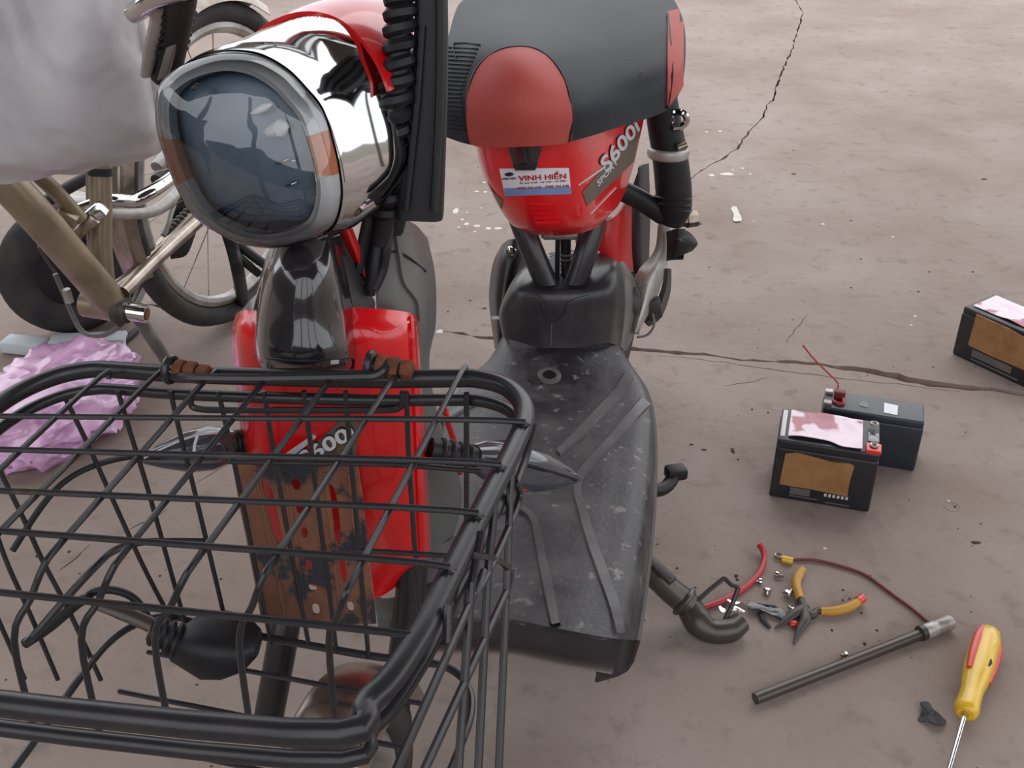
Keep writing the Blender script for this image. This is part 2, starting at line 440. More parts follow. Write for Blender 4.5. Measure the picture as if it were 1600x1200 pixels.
# small dark pits and grit, pale paint flecks (nobody could count them)
def blob(c, rx, ry, rz, seed, n=7):
    V = [c+Vector((0, 0, rz))]; Fc = []
    for k in range(n):
        a = 2*math.pi*k/n; q = 0.7+0.6*abs(noise.noise(Vector((k*1.7, seed, 0))))
        V.append(c+Vector((rx*q*math.cos(a), ry*q*math.sin(a), 0)))
    for k in range(n): Fc.append((0, 1+k, 1+(k+1) % n))
    Fc.append(tuple(range(n, 0, -1))); return V, Fc
gr = []
for i, (x, y, w, h) in enumerate([(1145, 705, 7, 9), (1153, 718, 3, 3), (1525, 848, 14, 5), (1492, 792, 5, 3), (1240, 272, 9, 4), (1093, 350, 9, 4), (1537, 280, 10, 4), (1058, 888, 4, 3), (1150, 900, 6, 5), (1152, 906, 5, 4), (1346, 958, 4, 3), (1300, 985, 4, 3), (1351, 1006, 5, 4), (1317, 938, 4, 2), (1317, 922, 4, 3), (1360, 900, 3, 3), (1452, 425, 4, 2), (1435, 456, 5, 2), (1345, 405, 4, 2), (1520, 425, 5, 2), (1330, 450, 4, 2), (735, 470, 4, 2), (700, 487, 3, 2), (757, 482, 7, 3), (60, 868, 10, 6), (108, 862, 5, 4), (250, 900, 4, 3), (345, 905, 4, 3), (1080, 695, 8, 2), (1100, 703, 9, 2), (1108, 418, 3, 2), (1370, 985, 4, 3), (1240, 235, 3, 2), (1330, 345, 3, 2), (1175, 640, 4, 3), (1200, 645, 3, 2)]):
    p = pZ(x, y); s_ = scale_at(p); gr.append(blob(p+Vector((0, 0, 0.0004)), w/s_/1.6, h/s_/0.9, 0.002, i*0.7))
for i in range(420):
    p = Vector((random.uniform(-1.2, 1.6), random.uniform(0.75, 3.4), 0.0004)); r = random.choice((0.0008, 0.0012, 0.0016, 0.0022))
    gr.append(blob(p, r*1.4, r, r*0.4, i*0.31, 5))
o = obj('grit', join(*gr), M_grit, base, smooth=False); tag(o, kind='stuff')
fl = []
for i, (x, y, w, h) in enumerate([(712, 330, 10, 12), (722, 343, 5, 4), (729, 350, 9, 6), (745, 353, 12, 5), (763, 357, 10, 6), (778, 357, 12, 5), (730, 332, 3, 3), (742, 362, 5, 3), (717, 355, 4, 3), (752, 325, 5, 2), (1136, 272, 24, 7), (1112, 274, 9, 5), (1160, 263, 5, 3), (1172, 272, 4, 3), (1125, 205, 6, 4), (1104, 206, 4, 3), (1145, 265, 4, 2), (757, 285, 8, 3), (745, 299, 7, 3), (758, 300, 6, 3), (768, 302, 4, 3), (1178, 345, 3, 2), (1286, 350, 5, 3), (1395, 370, 4, 3), (1430, 494, 4, 3), (1424, 508, 4, 3), (687, 518, 12, 7), (1482, 783, 4, 3), (1289, 857, 5, 3)]):
    p = pZ(x, y); s_ = scale_at(p); fl.append(blob(p+Vector((0, 0, 0.0003)), w/s_/1.7, h/s_/0.9, 0.0008, i*1.3, 9))
o = obj('paint_fleck', join(*fl), M_fleck, base, smooth=False); tag(o, kind='stuff')
# hollow chipped in the concrete
pc = pZ(1488, 792); o = obj('chipped_hollow', torus(pc+Vector((0, 0, -0.0012)), Vector((0, 0, 1)), 0.013, 0.0022, 24, 6), M_conc, base)
gnd = obj('ground', box(Vector((0, 0, -0.2)), Vector((40, 0, 0)), Vector((0, 40, 0)), Vector((0, 0, 0.04))), mat('yard_ground', (128, 120, 110), 0.95, col2=(104, 98, 88), scale=0.8), smooth=False)
tag(gnd, 'bare yard ground around the shed floor', kind='structure')
M_wall = mat('unseen_wall', (92, 88, 82), 0.9, col2=(70, 72, 62), scale=1.2)  # unseen walls added to cut ambient light and darken reflections
for nm, c_, a_, b_ in (('wall_front', Vector((0, -7, 0.7)), Vector((12, 0, 0)), Vector((0, 0.1, 0))), ('wall_left', Vector((-6.4, 1.0, 1.2)), Vector((0.1, 0, 0)), Vector((0, 4.0, 0)))):
    o = obj(nm, box(c_, a_, b_, Vector((0, 0, c_.z+0.16))), M_wall, smooth=False); tag(o, 'unseen grey wall added to darken reflections and side light', kind='structure')
# unseen roof added to block sky and gate the sun; posts show in reflections
M_roof = mat('roof_sheet', (84, 80, 78), 0.7)
roof = obj('unseen_roof', box(Vector((0, 1.0, 2.75)), Vector((4.6, 0, 0)), Vector((0, 1.55, 0)), Vector((0, 0, 0.03))), M_roof, smooth=False)
tag(roof, 'unseen grey sheet roof added to block sky light', kind='structure')
for i, (x, y) in enumerate(((-1.0, -0.75), (0.45, -0.75), (-3.2, -0.75), (2.9, -0.75), (3.6, 2.4), (-3.6, 2.4))):
    o = obj('unseen_post_%d' % (i+1), box(Vector((x, y, 1.36)), Vector((0.06, 0, 0)), Vector((0, 0.06, 0)), Vector((0, 0, 1.36)), 0.008), M_roof, smooth=False)
    tag(o, 'square steel post carrying the unseen roof', kind='structure')

# ================================================================== electric bike
bike = tag(empty('electric_bike', Vector((-0.05, 1.3, 0))), 'red and black electric bike with front wire basket, parked at the centre', 'electric bike')
AX = Vector((math.sin(math.radians(20)), math.cos(math.radians(20)), 0)); LT = Vector((AX.y, -AX.x, 0)); UPV = Vector((0, 0, 1))

# --- seat
seat = Patch([
 [(690, 212, 1.47), (740, 227, 1.42), (815, 229, 1.385), (886, 222, 1.41), (960, 201, 1.48), (1040, 173, 1.56), (1066, 138, 1.66)],
 [(686, 165, 1.45), (733, 172, 1.40), (812, 170, 1.365), (890, 165, 1.40), (965, 140, 1.50), (1050, 112, 1.58), (1071, 92, 1.68)],
 [(690, 110, 1.48), (745, 110, 1.43), (810, 105, 1.40), (875, 105, 1.45), (960, 85, 1.57), (1045, 60, 1.66), (1070, 45, 1.74)],
 [(700, 60, 1.58), (750, 66, 1.50), (805, 62, 1.49), (865, 62, 1.53), (950, 45, 1.65), (1034, 25, 1.74), (1060, 12, 1.80)],
 [(715, 10, 1.75), (760, 10, 1.72), (810, 8, 1.72), (865, 5, 1.74), (940, 0, 1.78), (1010, -8, 1.84), (1042, -14, 1.88)],
 [(735, -8, 1.84), (770, -14, 1.84), (815, -18, 1.85), (865, -20, 1.86), (930, -20, 1.88), (990, -16, 1.90), (1030, -8, 1.90)]], 6, 6, 0.02)
seat_o = obj('seat', seat.vf, M_seatb, bike)
nose = [(731, 172), (735, 136), (751, 103), (776, 83), (804, 76), (834, 79), (859, 95), (878, 122), (889, 158), (892, 194), (887, 220), (850, 225), (815, 227), (775, 228), (741, 225), (733, 205)]
obj('nose_panel', decal_poly(seat, nose, 0.003, 9, 4), M_seatr, seat_o, label='dull red vinyl panel on the seat nose')
obj('seam', tube([seat.hit(x, y, 0.002) for x, y in nose[:11]], 0.0022, 6, sub=4), M_rub, seat_o)
obj('rear_panel', decal_quad(seat, [(1043, 20), (1066, 14), (1065, 134), (1041, 168)], 0.003, 4, 12), M_seatr, seat_o, label='dull red vinyl strip at the seat edge')
obj('seam', tube([seat.hit(x, y, 0.002) for x, y in ((1043, 25), (1046, 60), (1049, 110), (1046, 140), (1041, 170))], 0.002, 6), M_rub, seat_o)
for i in range(22):                   # ribbed vinyl at the far side of the seat
    yy = 68+i*6.4
    x1 = 724 - 4*math.sin(i*0.2) + max(0, (12-i))*2.2
    obj('rib', tube([seat.hit(x, yy + (x-700)*0.06, 0.0012) for x in (698, 710, x1)], 0.0011, 5, sub=2), M_seatb, seat_o)

# --- red seat box
sbox = Patch([
 [(741, 212, 1.62), (747, 218, 1.47), (800, 220, 1.425), (860, 220, 1.425), (905, 216, 1.455), (958, 196, 1.58), (1008, 178, 1.72)],
 [(751, 262, 1.62), (759, 268, 1.475), (805, 270, 1.43), (865, 270, 1.43), (915, 265, 1.46), (960, 245, 1.57), (989, 262, 1.70)],
 [(772, 310, 1.60), (778, 315, 1.485), (815, 318, 1.44), (868, 318, 1.44), (915, 312, 1.47), (948, 302, 1.56), (970, 314, 1.64)],
 [(794, 344, 1.57), (800, 350, 1.50), (828, 355, 1.465), (872, 355, 1.465), (912, 349, 1.49), (938, 338, 1.54), (954, 334, 1.59)],
 [(811, 357, 1.58), (818, 362, 1.53), (840, 367, 1.505), (872, 368, 1.505), (905, 365, 1.515), (928, 357, 1.55), (937, 352, 1.58)]], 6, 6, 0.004)
sb = obj('seat_box', sbox.vf, M_red, bike, label='glossy red shell below the seat')
obj('latch', decal_quad(sbox, [(796, 229), (846, 229), (836, 264), (806, 264)], 0.004, 6, 6), M_gloss, sb)
obj('latch_lip', decal_quad(sbox, [(804, 254), (839, 254), (835, 262), (808, 262)], 0.008, 6, 3, 0.003), M_blk, sb)
# silver, bronze and lettered decals
obj('decal', decal_quad(sbox, [(909, 300), (1000, 196), (990, 252), (917, 322)], 0.0012, 14, 6), M_bronze, sb)
obj('decal', decal_quad(sbox, [(903, 288), (945, 258), (945, 262), (903, 290)], 0.0014, 8, 2), M_silver, sb)
obj('decal', decal_quad(sbox, [(922, 333), (962, 292), (962, 294), (922, 335)], 0.0014, 8, 2), M_silver, sb)
obj('decal', decal_quad(sbox, [(763, 285), (772, 300), (786, 312), (784, 326)], 0.0012, 4, 4), M_bronze, sb)
obj('lettering', decal_text(sbox, 'S600i', [(933, 250), (990, 182), (1000, 203), (946, 274)], 0.0016, True, 0.0008), M_inkb, sb)
obj('lettering', decal_text(sbox, 'S600i', [(934, 251), (990, 184), (999, 202), (946, 272)], 0.0022, True, 0.0015), M_silver, sb)
obj('lettering', decal_text(sbox, 'SPORT', [(930, 283), (962, 247), (964, 254), (933, 292)], 0.0022, True), M_silver, sb)
for i in range(5):
    obj('vent_rib', band(sbox, [(828+i*2, 319+i*7.2), (850, 320+i*7.2), (874, 319+i*7.2)], 4, 0.002, 3), M_red, sb)
# shop sticker
stk = obj('sticker', decal_quad(sbox, [(781, 263), (888, 262), (892, 302), (790, 305)], 0.0016, 14, 6), M_white, sb, label='white printed sticker with red lettering')
obj('sticker_band', decal_quad(sbox, [(789, 293), (891, 291), (892, 302), (790, 305)], 0.0022, 12, 2), M_blue, stk)
obj('lettering', decal_text(sbox, 'VINH HI\u1ebeN', [(810, 269), (883, 266), (884, 278), (811, 282)], 0.0024, True), M_inkr, stk)
obj('lettering', decal_text(sbox, '\u1eaec quy \u00f4 t\u00f4 - xe m\u00e1y - xe \u0111i\u1ec7n', [(812, 283), (884, 279), (884, 283), (812, 287)], 0.0024), M_inkb, stk)
obj('lettering', decal_text(sbox, '0938 766 646 - 0988 766 646', [(809, 291), (888, 287), (888, 291), (809, 295)], 0.0026), M_inkr, stk)
obj('logo', decal_poly(sbox, [(789, 271), (797, 268), (804, 271), (799, 274), (793, 274)], 0.0024, 2, 2), M_inkb, stk)
obj('lettering', decal_text(sbox, 'VINH HIEN', [(786, 277), (807, 276), (807, 279), (786, 280)], 0.0024), M_inkb, stk)

# --- seat tubes, wires going into the console
obj('seat_tube', tube([(812, 340, 1.60), (833, 395, 1.58), (858, 452, 1.57)], 0.0185, 14), M_blk, bike)
obj('seat_tube', tube([(930, 340, 1.61), (915, 395, 1.585), (896, 452, 1.57)], 0.0185, 14), M_blk, bike)
obj('wire_loom', tube([(884, 355, 1.60), (884, 400, 1.605), (886, 455, 1.59)], 0.0085, 10), M_rub, bike)
for i in range(7): obj('tape_wrap', torus(pY(884.5, 399+i*7, 1.605), Vector((0, 0.35, 1)), 0.0085, 0.0022, 14, 6), M_olive, bike)
obj('wire_loom', tube([(872, 355, 1.60), (871, 400, 1.60), (870, 455, 1.59)], 0.004, 8), M_rub, bike)
obj('red_cover', Patch([[(898, 355, 1.72), (930, 350, 1.70), (965, 335, 1.70), (988, 300, 1.74)], [(900, 385, 1.72), (930, 385, 1.69), (962, 385, 1.69), (987, 380, 1.74)], [(905, 425, 1.72), (935, 425, 1.69), (965, 425, 1.69), (990, 425, 1.74)]], 5, 5, 0.004).vf, M_redm, bike, label='dark red side cover behind the seat tubes')
obj('clamp', spindle((845, 366, 1.60), (905, 366, 1.60), [(0, .005, .005), (.1, .009, .009), (.9, .009, .009), (1, .005, .005)], 12), M_lgrey, bike)

# --- console (battery compartment hump)
cons = Patch([
 [(784, 522, 1.62), (790, 528, 1.55), (830, 540, 1.53), (862, 546, 1.527), (905, 543, 1.53), (950, 536, 1.55), (972, 545, 1.62)],
 [(780, 486, 1.62), (787, 490, 1.555), (830, 495, 1.535), (862, 500, 1.532), (905, 497, 1.535), (957, 490, 1.555), (976, 496, 1.64)],
 [(797, 445, 1.62), (805, 448, 1.56), (838, 454, 1.545), (865, 456, 1.542), (905, 455, 1.545), (960, 448, 1.565), (976, 450, 1.65)],
 [(813, 422, 1.67), (818, 425, 1.61), (842, 430, 1.60), (868, 432, 1.60), (905, 428, 1.60), (958, 412, 1.61), (970, 416, 1.68)],
 [(824, 410, 1.74), (829, 410, 1.69), (852, 402, 1.68), (875, 397, 1.68), (915, 396, 1.68), (950, 399, 1.69), (962, 405, 1.73)]], 6, 6, 0.004)
co = obj('console', cons.vf, M_cons, bike, label='dusty black plastic hump behind the footboard')
obj('painted_recess', decal_poly(cons, [(834, 448), (842, 425), (850, 409), (880, 402), (918, 404), (924, 428), (922, 444), (912, 452), (875, 453), (845, 453)], 0.0014, 4, 2), M_rub, co)  # flat black patch paints the dark recess where the seat tubes enter
obj('moulded_panel', band(cons, [(822, 462), (845, 466), (852, 490), (866, 503), (882, 490), (890, 472), (920, 462)], 5, 0.003), M_cons, co)
obj('panel_seam', band(cons, [(862, 506), (861, 522), (861, 540)], 2.0, 0.0015, 3), M_olive, co)
obj('rim_trim', tube([(858, 396, 1.685), (900, 391, 1.685), (938, 394, 1.69), (962, 402, 1.715)], 0.003, 8), M_silver, co)
side = Patch([[(962, 402, 1.70), (972, 404, 1.71), (984, 422, 1.72)], [(968, 440, 1.66), (982, 440, 1.67), (998, 452, 1.70)], [(972, 490, 1.64), (986, 490, 1.65), (999, 488, 1.69)], [(968, 540, 1.61), (978, 548, 1.62), (988, 530, 1.66)]], 5, 5, 0.006)
so = obj('side_cover', side.vf, M_taupe, bike)
obj('hub_cap', spindle(pY(990, 470, 1.675), pY(994, 470, 1.665), [(0, .012, .024), (.6, .012, .024), (1, .008, .017)], 20), M_mud, so)
obj('screw', spindle(side.hit(972, 473, 0.0), side.hit(972, 473, 0.004), [(0, .004, .004), (1, .003, .003)], 10), M_rub, so)
guard = Patch([[(784, 382, 1.80), (797, 374, 1.76), (815, 376, 1.76), (829, 392, 1.80)], [(770, 412, 1.80), (784, 404, 1.74), (806, 404, 1.73), (822, 414, 1.78)], [(764, 460, 1.80), (776, 458, 1.72), (796, 458, 1.71), (806, 462, 1.76)], [(767, 500, 1.78), (776, 500, 1.70), (788, 500, 1.69), (796, 500, 1.74)], [(773, 545, 1.74), (777, 545, 1.68), (782, 545, 1.67), (785, 545, 1.7)]], 5, 5, 0.004)
go = obj('rear_mudguard', guard.vf, M_blk, bike)
obj('screw', join(spindle(guard.hit(799, 393, 0.0), guard.hit(799, 393, 0.004), [(0, .009, .009), (1, .008, .008)], 14), spindle(guard.hit(799, 393, 0.003), guard.hit(799, 391, 0.012), [(0, .005, .005), (.7, .005, .005), (1, .002, .002)], 12)), M_chrome, go)
obj('reflector_tab', decal_quad(guard, [(771, 494), (784, 494), (784, 499), (771, 499)], 0.003, 4, 2), M_silver, go)

# --- footboard
def fz(x, y, z): return pZ(x, y, z)
floorp = Patch([[fz(*q) for q in r] for r in [
 [(772, 550, .25), (794, 516, .285), (828, 526, .30), (862, 532, .302), (905, 530, .30), (946, 522, .287), (970, 545, .258), (978, 560, .225)],
 [(760, 566, .258), (788, 545, .285), (825, 548, .295), (862, 553, .297), (905, 551, .295), (950, 545, .285), (976, 560, .262), (984, 572, .225)],
 [(730, 592, .26), (775, 590, .275), (820, 592, .277), (862, 594, .277), (905, 592, .277), (950, 590, .274), (1002, 603, .262), (1010, 612, .222)],
 [(690, 650, .26), (750, 650, .27), (800, 650, .271), (850, 650, .271), (905, 650, .27), (960, 650, .268), (1014, 656, .258), (1022, 668, .212)],
 [(660, 740, .258), (735, 740, .268), (785, 740, .268), (840, 740, .268), (900, 740, .268), (960, 740, .266), (1010, 744, .256), (1023, 754, .20)],
 [(640, 830, .258), (715, 830, .266), (770, 830, .266), (830, 830, .266), (890, 830, .266), (945, 830, .264), (1000, 834, .254), (1017, 846, .19)],
 [(620, 920, .258), (700, 920, .266), (755, 920, .266), (815, 920, .266), (875, 920, .266), (930, 922, .264), (985, 926, .252), (1006, 936, .185)],
 [(610, 960, .258), (690, 965, .268), (745, 966, .268), (800, 968, .268), (860, 980, .266), (915, 990, .264), (962, 998, .252), (996, 1000, .185)]]], 6, 6, 0.006)
fo = obj('footboard', floorp.vf, M_floorp, bike, label='dusty dark plastic footboard with moulded ridges')
obj('ridge', band(floorp, [(982, 588), (962, 618), (930, 652), (900, 682), (872, 709)], [20, 19, 17, 15, 12], 0.004), M_ridge, fo)
obj('ridge', band(floorp, [(1008, 628), (985, 655), (955, 690), (925, 722), (906, 745), (902, 768), (910, 800), (925, 850), (943, 900), (958, 945), (966, 990)], [22, 20, 18, 16, 15, 15, 17, 20, 22, 20, 16], 0.004), M_ridge, fo)
obj('ridge', band(floorp, [(775, 800), (795, 794), (818, 798), (834, 815), (842, 850), (852, 900), (862, 950), (868, 978)], [10, 10, 11, 13, 16, 18, 18, 18], 0.004), M_ridge, fo)
obj('ridge', band(floorp, [(690, 660), (720, 640), (750, 625)], 10, 0.004), M_ridge, fo)
ko = obj('lock_ring', torus(floorp.hit(858, 588, 0.001), Vector((0, -0.2, 1)), 0.0145, 0.005, 28, 8), M_olive, fo)
obj('lock_core', spindle(floorp.hit(858, 588, 0.0), floorp.hit(858, 588, 0.003), [(0, .013, .013), (1, .011, .011)], 20), M_rub, fo)
obj('lock_flap', spindle(floorp.hit(835, 594, 0.0), floorp.hit(835, 594, 0.004), [(0, .012, .009), (1, .011, .008)], 18), M_cons, fo)
fe = [floorp.V[(floorp.nr-1)*floorp.nc+c*6] for c in range(7)]
obj('footboard_front', Patch([[p+Vector((0, 0.002, -0.004)) for p in fe], [p+Vector((0, 0.0, -0.05)) for p in fe], [p+Vector((0, 0.05, -0.11)) for p in fe]], 4, 4, 0.006).vf, M_gloss, bike)
sk = Patch([[floorp.V[(r*6)*floorp.nc+floorp.nc-1].copy() for r in range(8)], [floorp.V[(r*6)*floorp.nc+floorp.nc-1]+Vector((-0.012, 0, -0.05)) for r in range(8)], [floorp.V[(r*6)*floorp.nc+floorp.nc-1]+Vector((-0.05, 0, -0.07)) for r in range(8)]], 5, 3, 0.004)
obj('side_skirt', sk.vf, M_mud, bike)

# --- rear shock, swing arm, pedal, rear wheel
rw_c = Vector((0.17, 1.83, 0.195))
tyre = obj('rear_wheel', torus(rw_c, LT, 0.158, 0.036, 44, 12), M_tyre, bike)
obj('rim', torus(rw_c, LT, 0.118, 0.013, 40, 8, rr=0.026), M_lgrey, tyre)
obj('hub', spindle(rw_c-LT*0.05, rw_c+LT*0.05, [(0, .03, .03), (.1, .085, .085), (.9, .085, .085), (1, .03, .03)], 24), M_mud, tyre)
obj('inner_mudguard', Patch([[(985, 300, 1.80), (1000, 262, 1.80), (1014, 255, 1.84)], [(984, 350, 1.79), (998, 335, 1.78), (1016, 335, 1.82)], [(986, 425, 1.77), (1000, 428, 1.76), (1014, 410, 1.80)]], 5, 5, 0.005).vf, M_mud, bike)
sh = obj('shock_absorber', tube([(1032, 155, 1.73), (1040, 205, 1.73), (1046, 238, 1.73), (1052, 290, 1.73), (1053, 325, 1.73), (1046, 348, 1.73)], [0.027, 0.028, 0.029, 0.0305, 0.030, 0.022], 18), M_rub, bike)
obj('clamp_ring', torus(pY(1044, 239, 1.73), Vector((0.02, 0.1, 1)), 0.030, 0.005, 28, 8, rr=0.009), M_lgrey, sh, label='steel clamp ring')
obj('clamp_screw', spindle((1058, 232, 1.695), (1072, 226, 1.70), [(0, .006, .006), (1, .006, .006)], 10), M_steel, sh)
for yy in (308, 318, 327): obj('fold', torus(pY(1052, yy, 1.73), Vector((0.05, 0.25, 1)), 0.0295, 0.003, 24, 6), M_rub, sh)
obj('lever', tube([(1050, 196, 1.71), (1050, 178, 1.71), (1066, 176, 1.70), (1073, 187, 1.70), (1066, 197, 1.70), (1052, 200, 1.70)], 0.0055, 8), M_chrome, sh, label='chrome quick release lever')
obj('shock_tube', tube([(968, 296, 1.70), (1000, 312, 1.72), (1036, 336, 1.73)], 0.017, 12), M_rub, bike)
obj('swing_arm', Patch([[(1028, 352, 1.76), (1036, 349, 1.75), (1047, 350, 1.77)], [(1022, 392, 1.76), (1034, 395, 1.74), (1045, 402, 1.76)], [(994, 428, 1.72), (1016, 432, 1.70), (1037, 432, 1.73)], [(988, 470, 1.70), (1005, 476, 1.67), (1024, 470, 1.70)], [(985, 515, 1.66), (992, 520, 1.64), (1000, 515, 1.66)]], 5, 5, 0.012).vf, M_lgrey, bike)
obj('bolt', spindle((1056, 346, 1.76), (1088, 341, 1.77), [(0, .012, .012), (.5, .012, .012), (.5, .015, .015), (1, .015, .015)], 8), M_steel, bike)
ped = Patch([[(1041, 362, 1.74), (1060, 357, 1.72), (1076, 362, 1.73), (1088, 374, 1.76)], [(1042, 385, 1.73), (1060, 380, 1.71), (1076, 380, 1.72), (1090, 382, 1.75)], [(1041, 408, 1.73), (1052, 404, 1.71), (1068, 398, 1.72), (1082, 392, 1.75)]], 6, 6, 0.025)
po = obj('pedal', ped.vf, M_rub, bike)
obj('pedal_groove', band(ped, [(1048, 378), (1062, 373), (1075, 368)], 2.5, 0.002, 3), M_blk, po)
obj('pedal_groove', band(ped, [(1062, 373), (1068, 380)], 2.5, 0.002, 3), M_blk, po)
obj('chain', tube([(1044, 420, 1.74), (1040, 455, 1.72), (1026, 490, 1.70), (1010, 505, 1.69)], [0.006, 0.009, 0.011, 0.008], 7, sub=4), M_iron, bike)
obj('derailleur', box(pY(1022, 482, 1.69), Vector((0.012, 0, 0.004)), Vector((0, 0.01, 0)), Vector((-0.004, 0, 0.018)), 0.004), M_iron, bike)
obj('brake_cable', tube([(1020, 490, 1.68), (1022, 508, 1.67), (1012, 523, 1.66), (996, 527, 1.65)], 0.0022, 7), M_olive, bike)
# stand and foot peg on the near right side
peg = obj('foot_peg', tube([pZ(1005, 768, .17), pZ(1035, 764, .16), pZ(1048, 752, .16), pZ(1053, 741, .165)], 0.0105, 10), M_rub, bike)
obj('peg_rubber', box(pZ(1056, 738, .168), Vector((0.016, 0.004, 0)), Vector((-0.003, 0.012, 0)), Vector((0, 0, 0.010)), 0.005), M_rub, peg)
st = obj('side_stand', tube([pZ(985, 850, .14), pZ(1012, 886, .10), pZ(1045, 920, .065), pZ(1075, 944, .04)], [0.017, 0.018, 0.019, 0.020], 12), M_gunm, bike)
obj('spring_tab', box(pZ(1026, 884, .115), Vector((0.022, -0.02, -0.012)), Vector((0.006, 0.006, 0)), Vector((0, 0, 0.004)), 0.002), M_iron, st)
obj('spring_hook', tube([pZ(1034, 896, .10), pZ(1040, 892, .11), pZ(1046, 908, .085), pZ(1055, 912, .08)], 0.004, 8), M_gunm, st)
obj('collar', torus(pZ(1069, 940, .045), Vector((0.75, -0.45, -0.45)), 0.020, 0.005, 20, 8), M_gunm, st)
obj('stand_foot', tube([pZ(1078, 950, .034), pZ(1092, 972, .024), pZ(1112, 986, .018), pZ(1140, 985, .018), pZ(1158, 972, .022)], [0.020, 0.022, 0.0175, 0.018, 0.016], 12), M_gunm, st)
obj('foot_lever', tube([pZ(1086, 942, .045), pZ(1108, 922, .06), pZ(1132, 903, .07)], 0.0036, 8, sub=1), M_iron, st)
obj('foot_lever', tube([pZ(1132, 903, .07), pZ(1143, 914, .065), pZ(1154, 917, .062)], 0.0036, 8, sub=1), M_iron, st)
obj('foot_lever', tube([pZ(1154, 917, .062), pZ(1144, 945, .04), pZ(1132, 970, .026)], 0.0036, 8, sub=1), M_iron, st)

# --- headlight
hn = Vector((-0.30, -0.94, 0.14)).normalized()
hc = pY(405, 232, 0.93)
out_px = [(264, 130), (285, 104), (315, 88), (360, 77), (408, 82), (450, 104), (480, 133), (508, 169), (525, 220), (535, 265), (538, 310), (526, 352), (498, 372), (450, 384), (402, 379), (360, 361), (324, 334), (300, 295), (279, 244), (263, 185)]
OUT = cat_rom([pPl(x, y, hc, hn) for x, y in out_px], 8, True)
ocen = sum(OUT, Vector())/len(OUT)
def ring(s, d, cshift=Vector((0, 0, 0))): return [ocen+cshift+(p-ocen)*s+hn*d for p in OUT]
def ring_loft(rings, closed_end=False):
    n = len(rings[0]); V = [p for r in rings for p in r]; Fc = []
    for i in range(len(rings)-1):
        for k in range(n): Fc.append((i*n+k, i*n+(k+1) % n, (i+1)*n+(k+1) % n, (i+1)*n+k))
    if closed_end:
        Fc.append(tuple(range(n))[::-1]); Fc.append(tuple((len(rings)-1)*n+k for k in range(n)))
    return V, Fc
back = Vector((0.012, 0.0, 0.012))
hous = obj('headlight', ring_loft([ring(0.95, -0.004), ring(0.985, 0.002), ring(1.0, 0.003), ring(1.02, -0.004), ring(1.025, -0.010), ring(1.045, -0.016), ring(1.065, -0.04), ring(1.06, -0.07, back*0.5), ring(1.02, -0.10, back*1.6), ring(0.90, -0.13, back*2.0), ring(0.6, -0.15, back*2.0)], True), M_chrome, bike, label='chrome headlight shell')
refl = obj('reflector', ring_loft([ring(0.90, -0.006), ring(0.88, 0.004), ring(0.80, 0.010), ring(0.6, 0.016), ring(0.35, 0.020), ring(0.12, 0.021), ring(0.01, 0.021)], True), M_lens, hous, label='slate blue headlight face')
gl_rings = [ring(0.98, 0.0), ring(0.985, 0.010), ring(0.96, 0.022), ring(0.90, 0.032), ring(0.80, 0.040), ring(0.6, 0.048), ring(0.35, 0.053), ring(0.12, 0.055), ring(0.01, 0.055)]
obj('lens', ring_loft(gl_rings, True), M_glass, hous)
# ribbed light guide ring around the lens, broken by two amber pieces
def guide(k0, k1, m):
    n = len(OUT); V = []; Fc = []; prof = ((0.972, 0.003), (0.965, 0.012), (0.93, 0.020), (0.87, 0.0235), (0.815, 0.0225), (0.80, 0.012), (0.87, 0.006))
    idx = [(k0+i) % n for i in range(k1-k0+1)]
    for k in idx:
        for s_, d in prof: V.append(ocen+(OUT[k]-ocen)*s_+hn*(d+(0.0007 if k % 2 and d > 0.011 else 0)))
    q = len(prof)
    for i in range(len(idx)-1):
        for j in range(q): Fc.append((i*q+j, i*q+(j+1) % q, (i+1)*q+(j+1) % q, (i+1)*q+j))
    Fc.append(tuple(range(q))); Fc.append(tuple((len(idx)-1)*q+j for j in range(q))[::-1])
    return obj('light_guide' if m is M_frost else 'amber_reflector', (V, Fc), m, hous, label=None if m is M_frost else 'amber insert in the headlight ring')
guide(61, 73, M_amber); guide(138, 149, M_amber); guide(73, 138, M_frost); guide(149, 160+61, M_frost)
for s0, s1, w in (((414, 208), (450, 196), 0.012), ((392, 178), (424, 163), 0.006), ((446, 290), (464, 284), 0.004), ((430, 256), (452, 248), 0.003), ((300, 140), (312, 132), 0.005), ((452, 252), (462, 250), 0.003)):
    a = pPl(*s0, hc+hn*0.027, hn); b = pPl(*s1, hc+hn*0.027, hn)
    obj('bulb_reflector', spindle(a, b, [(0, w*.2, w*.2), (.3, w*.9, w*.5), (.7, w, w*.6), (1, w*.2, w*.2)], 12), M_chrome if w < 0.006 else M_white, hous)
# red cowl over the top of the shell
n = len(OUT)
ki = [(n-14+i) % n for i in range(14+60)]
cg = []
for s_, d, sh_ in ((1.10, -0.075, 1.0), (1.12, -0.10, 1.4), (1.11, -0.13, 1.8), (1.04, -0.17, 2.2), (0.9, -0.21, 2.4)):
    row = []
    for j, k in enumerate(ki):
        lift = math.sin(math.pi*j/(len(ki)-1)); row.append(ocen+back*sh_+(OUT[k]-ocen)*s_+hn*(d-0.012*lift-0.075*(1-j/(len(ki)-1))**1.3))
    cg.append(row[::6]+[row[-1]])
obj('headlight_cowl', Patch(cg, 3, 5, 0.004).vf, M_red, bike, label='red cowl over the headlight')
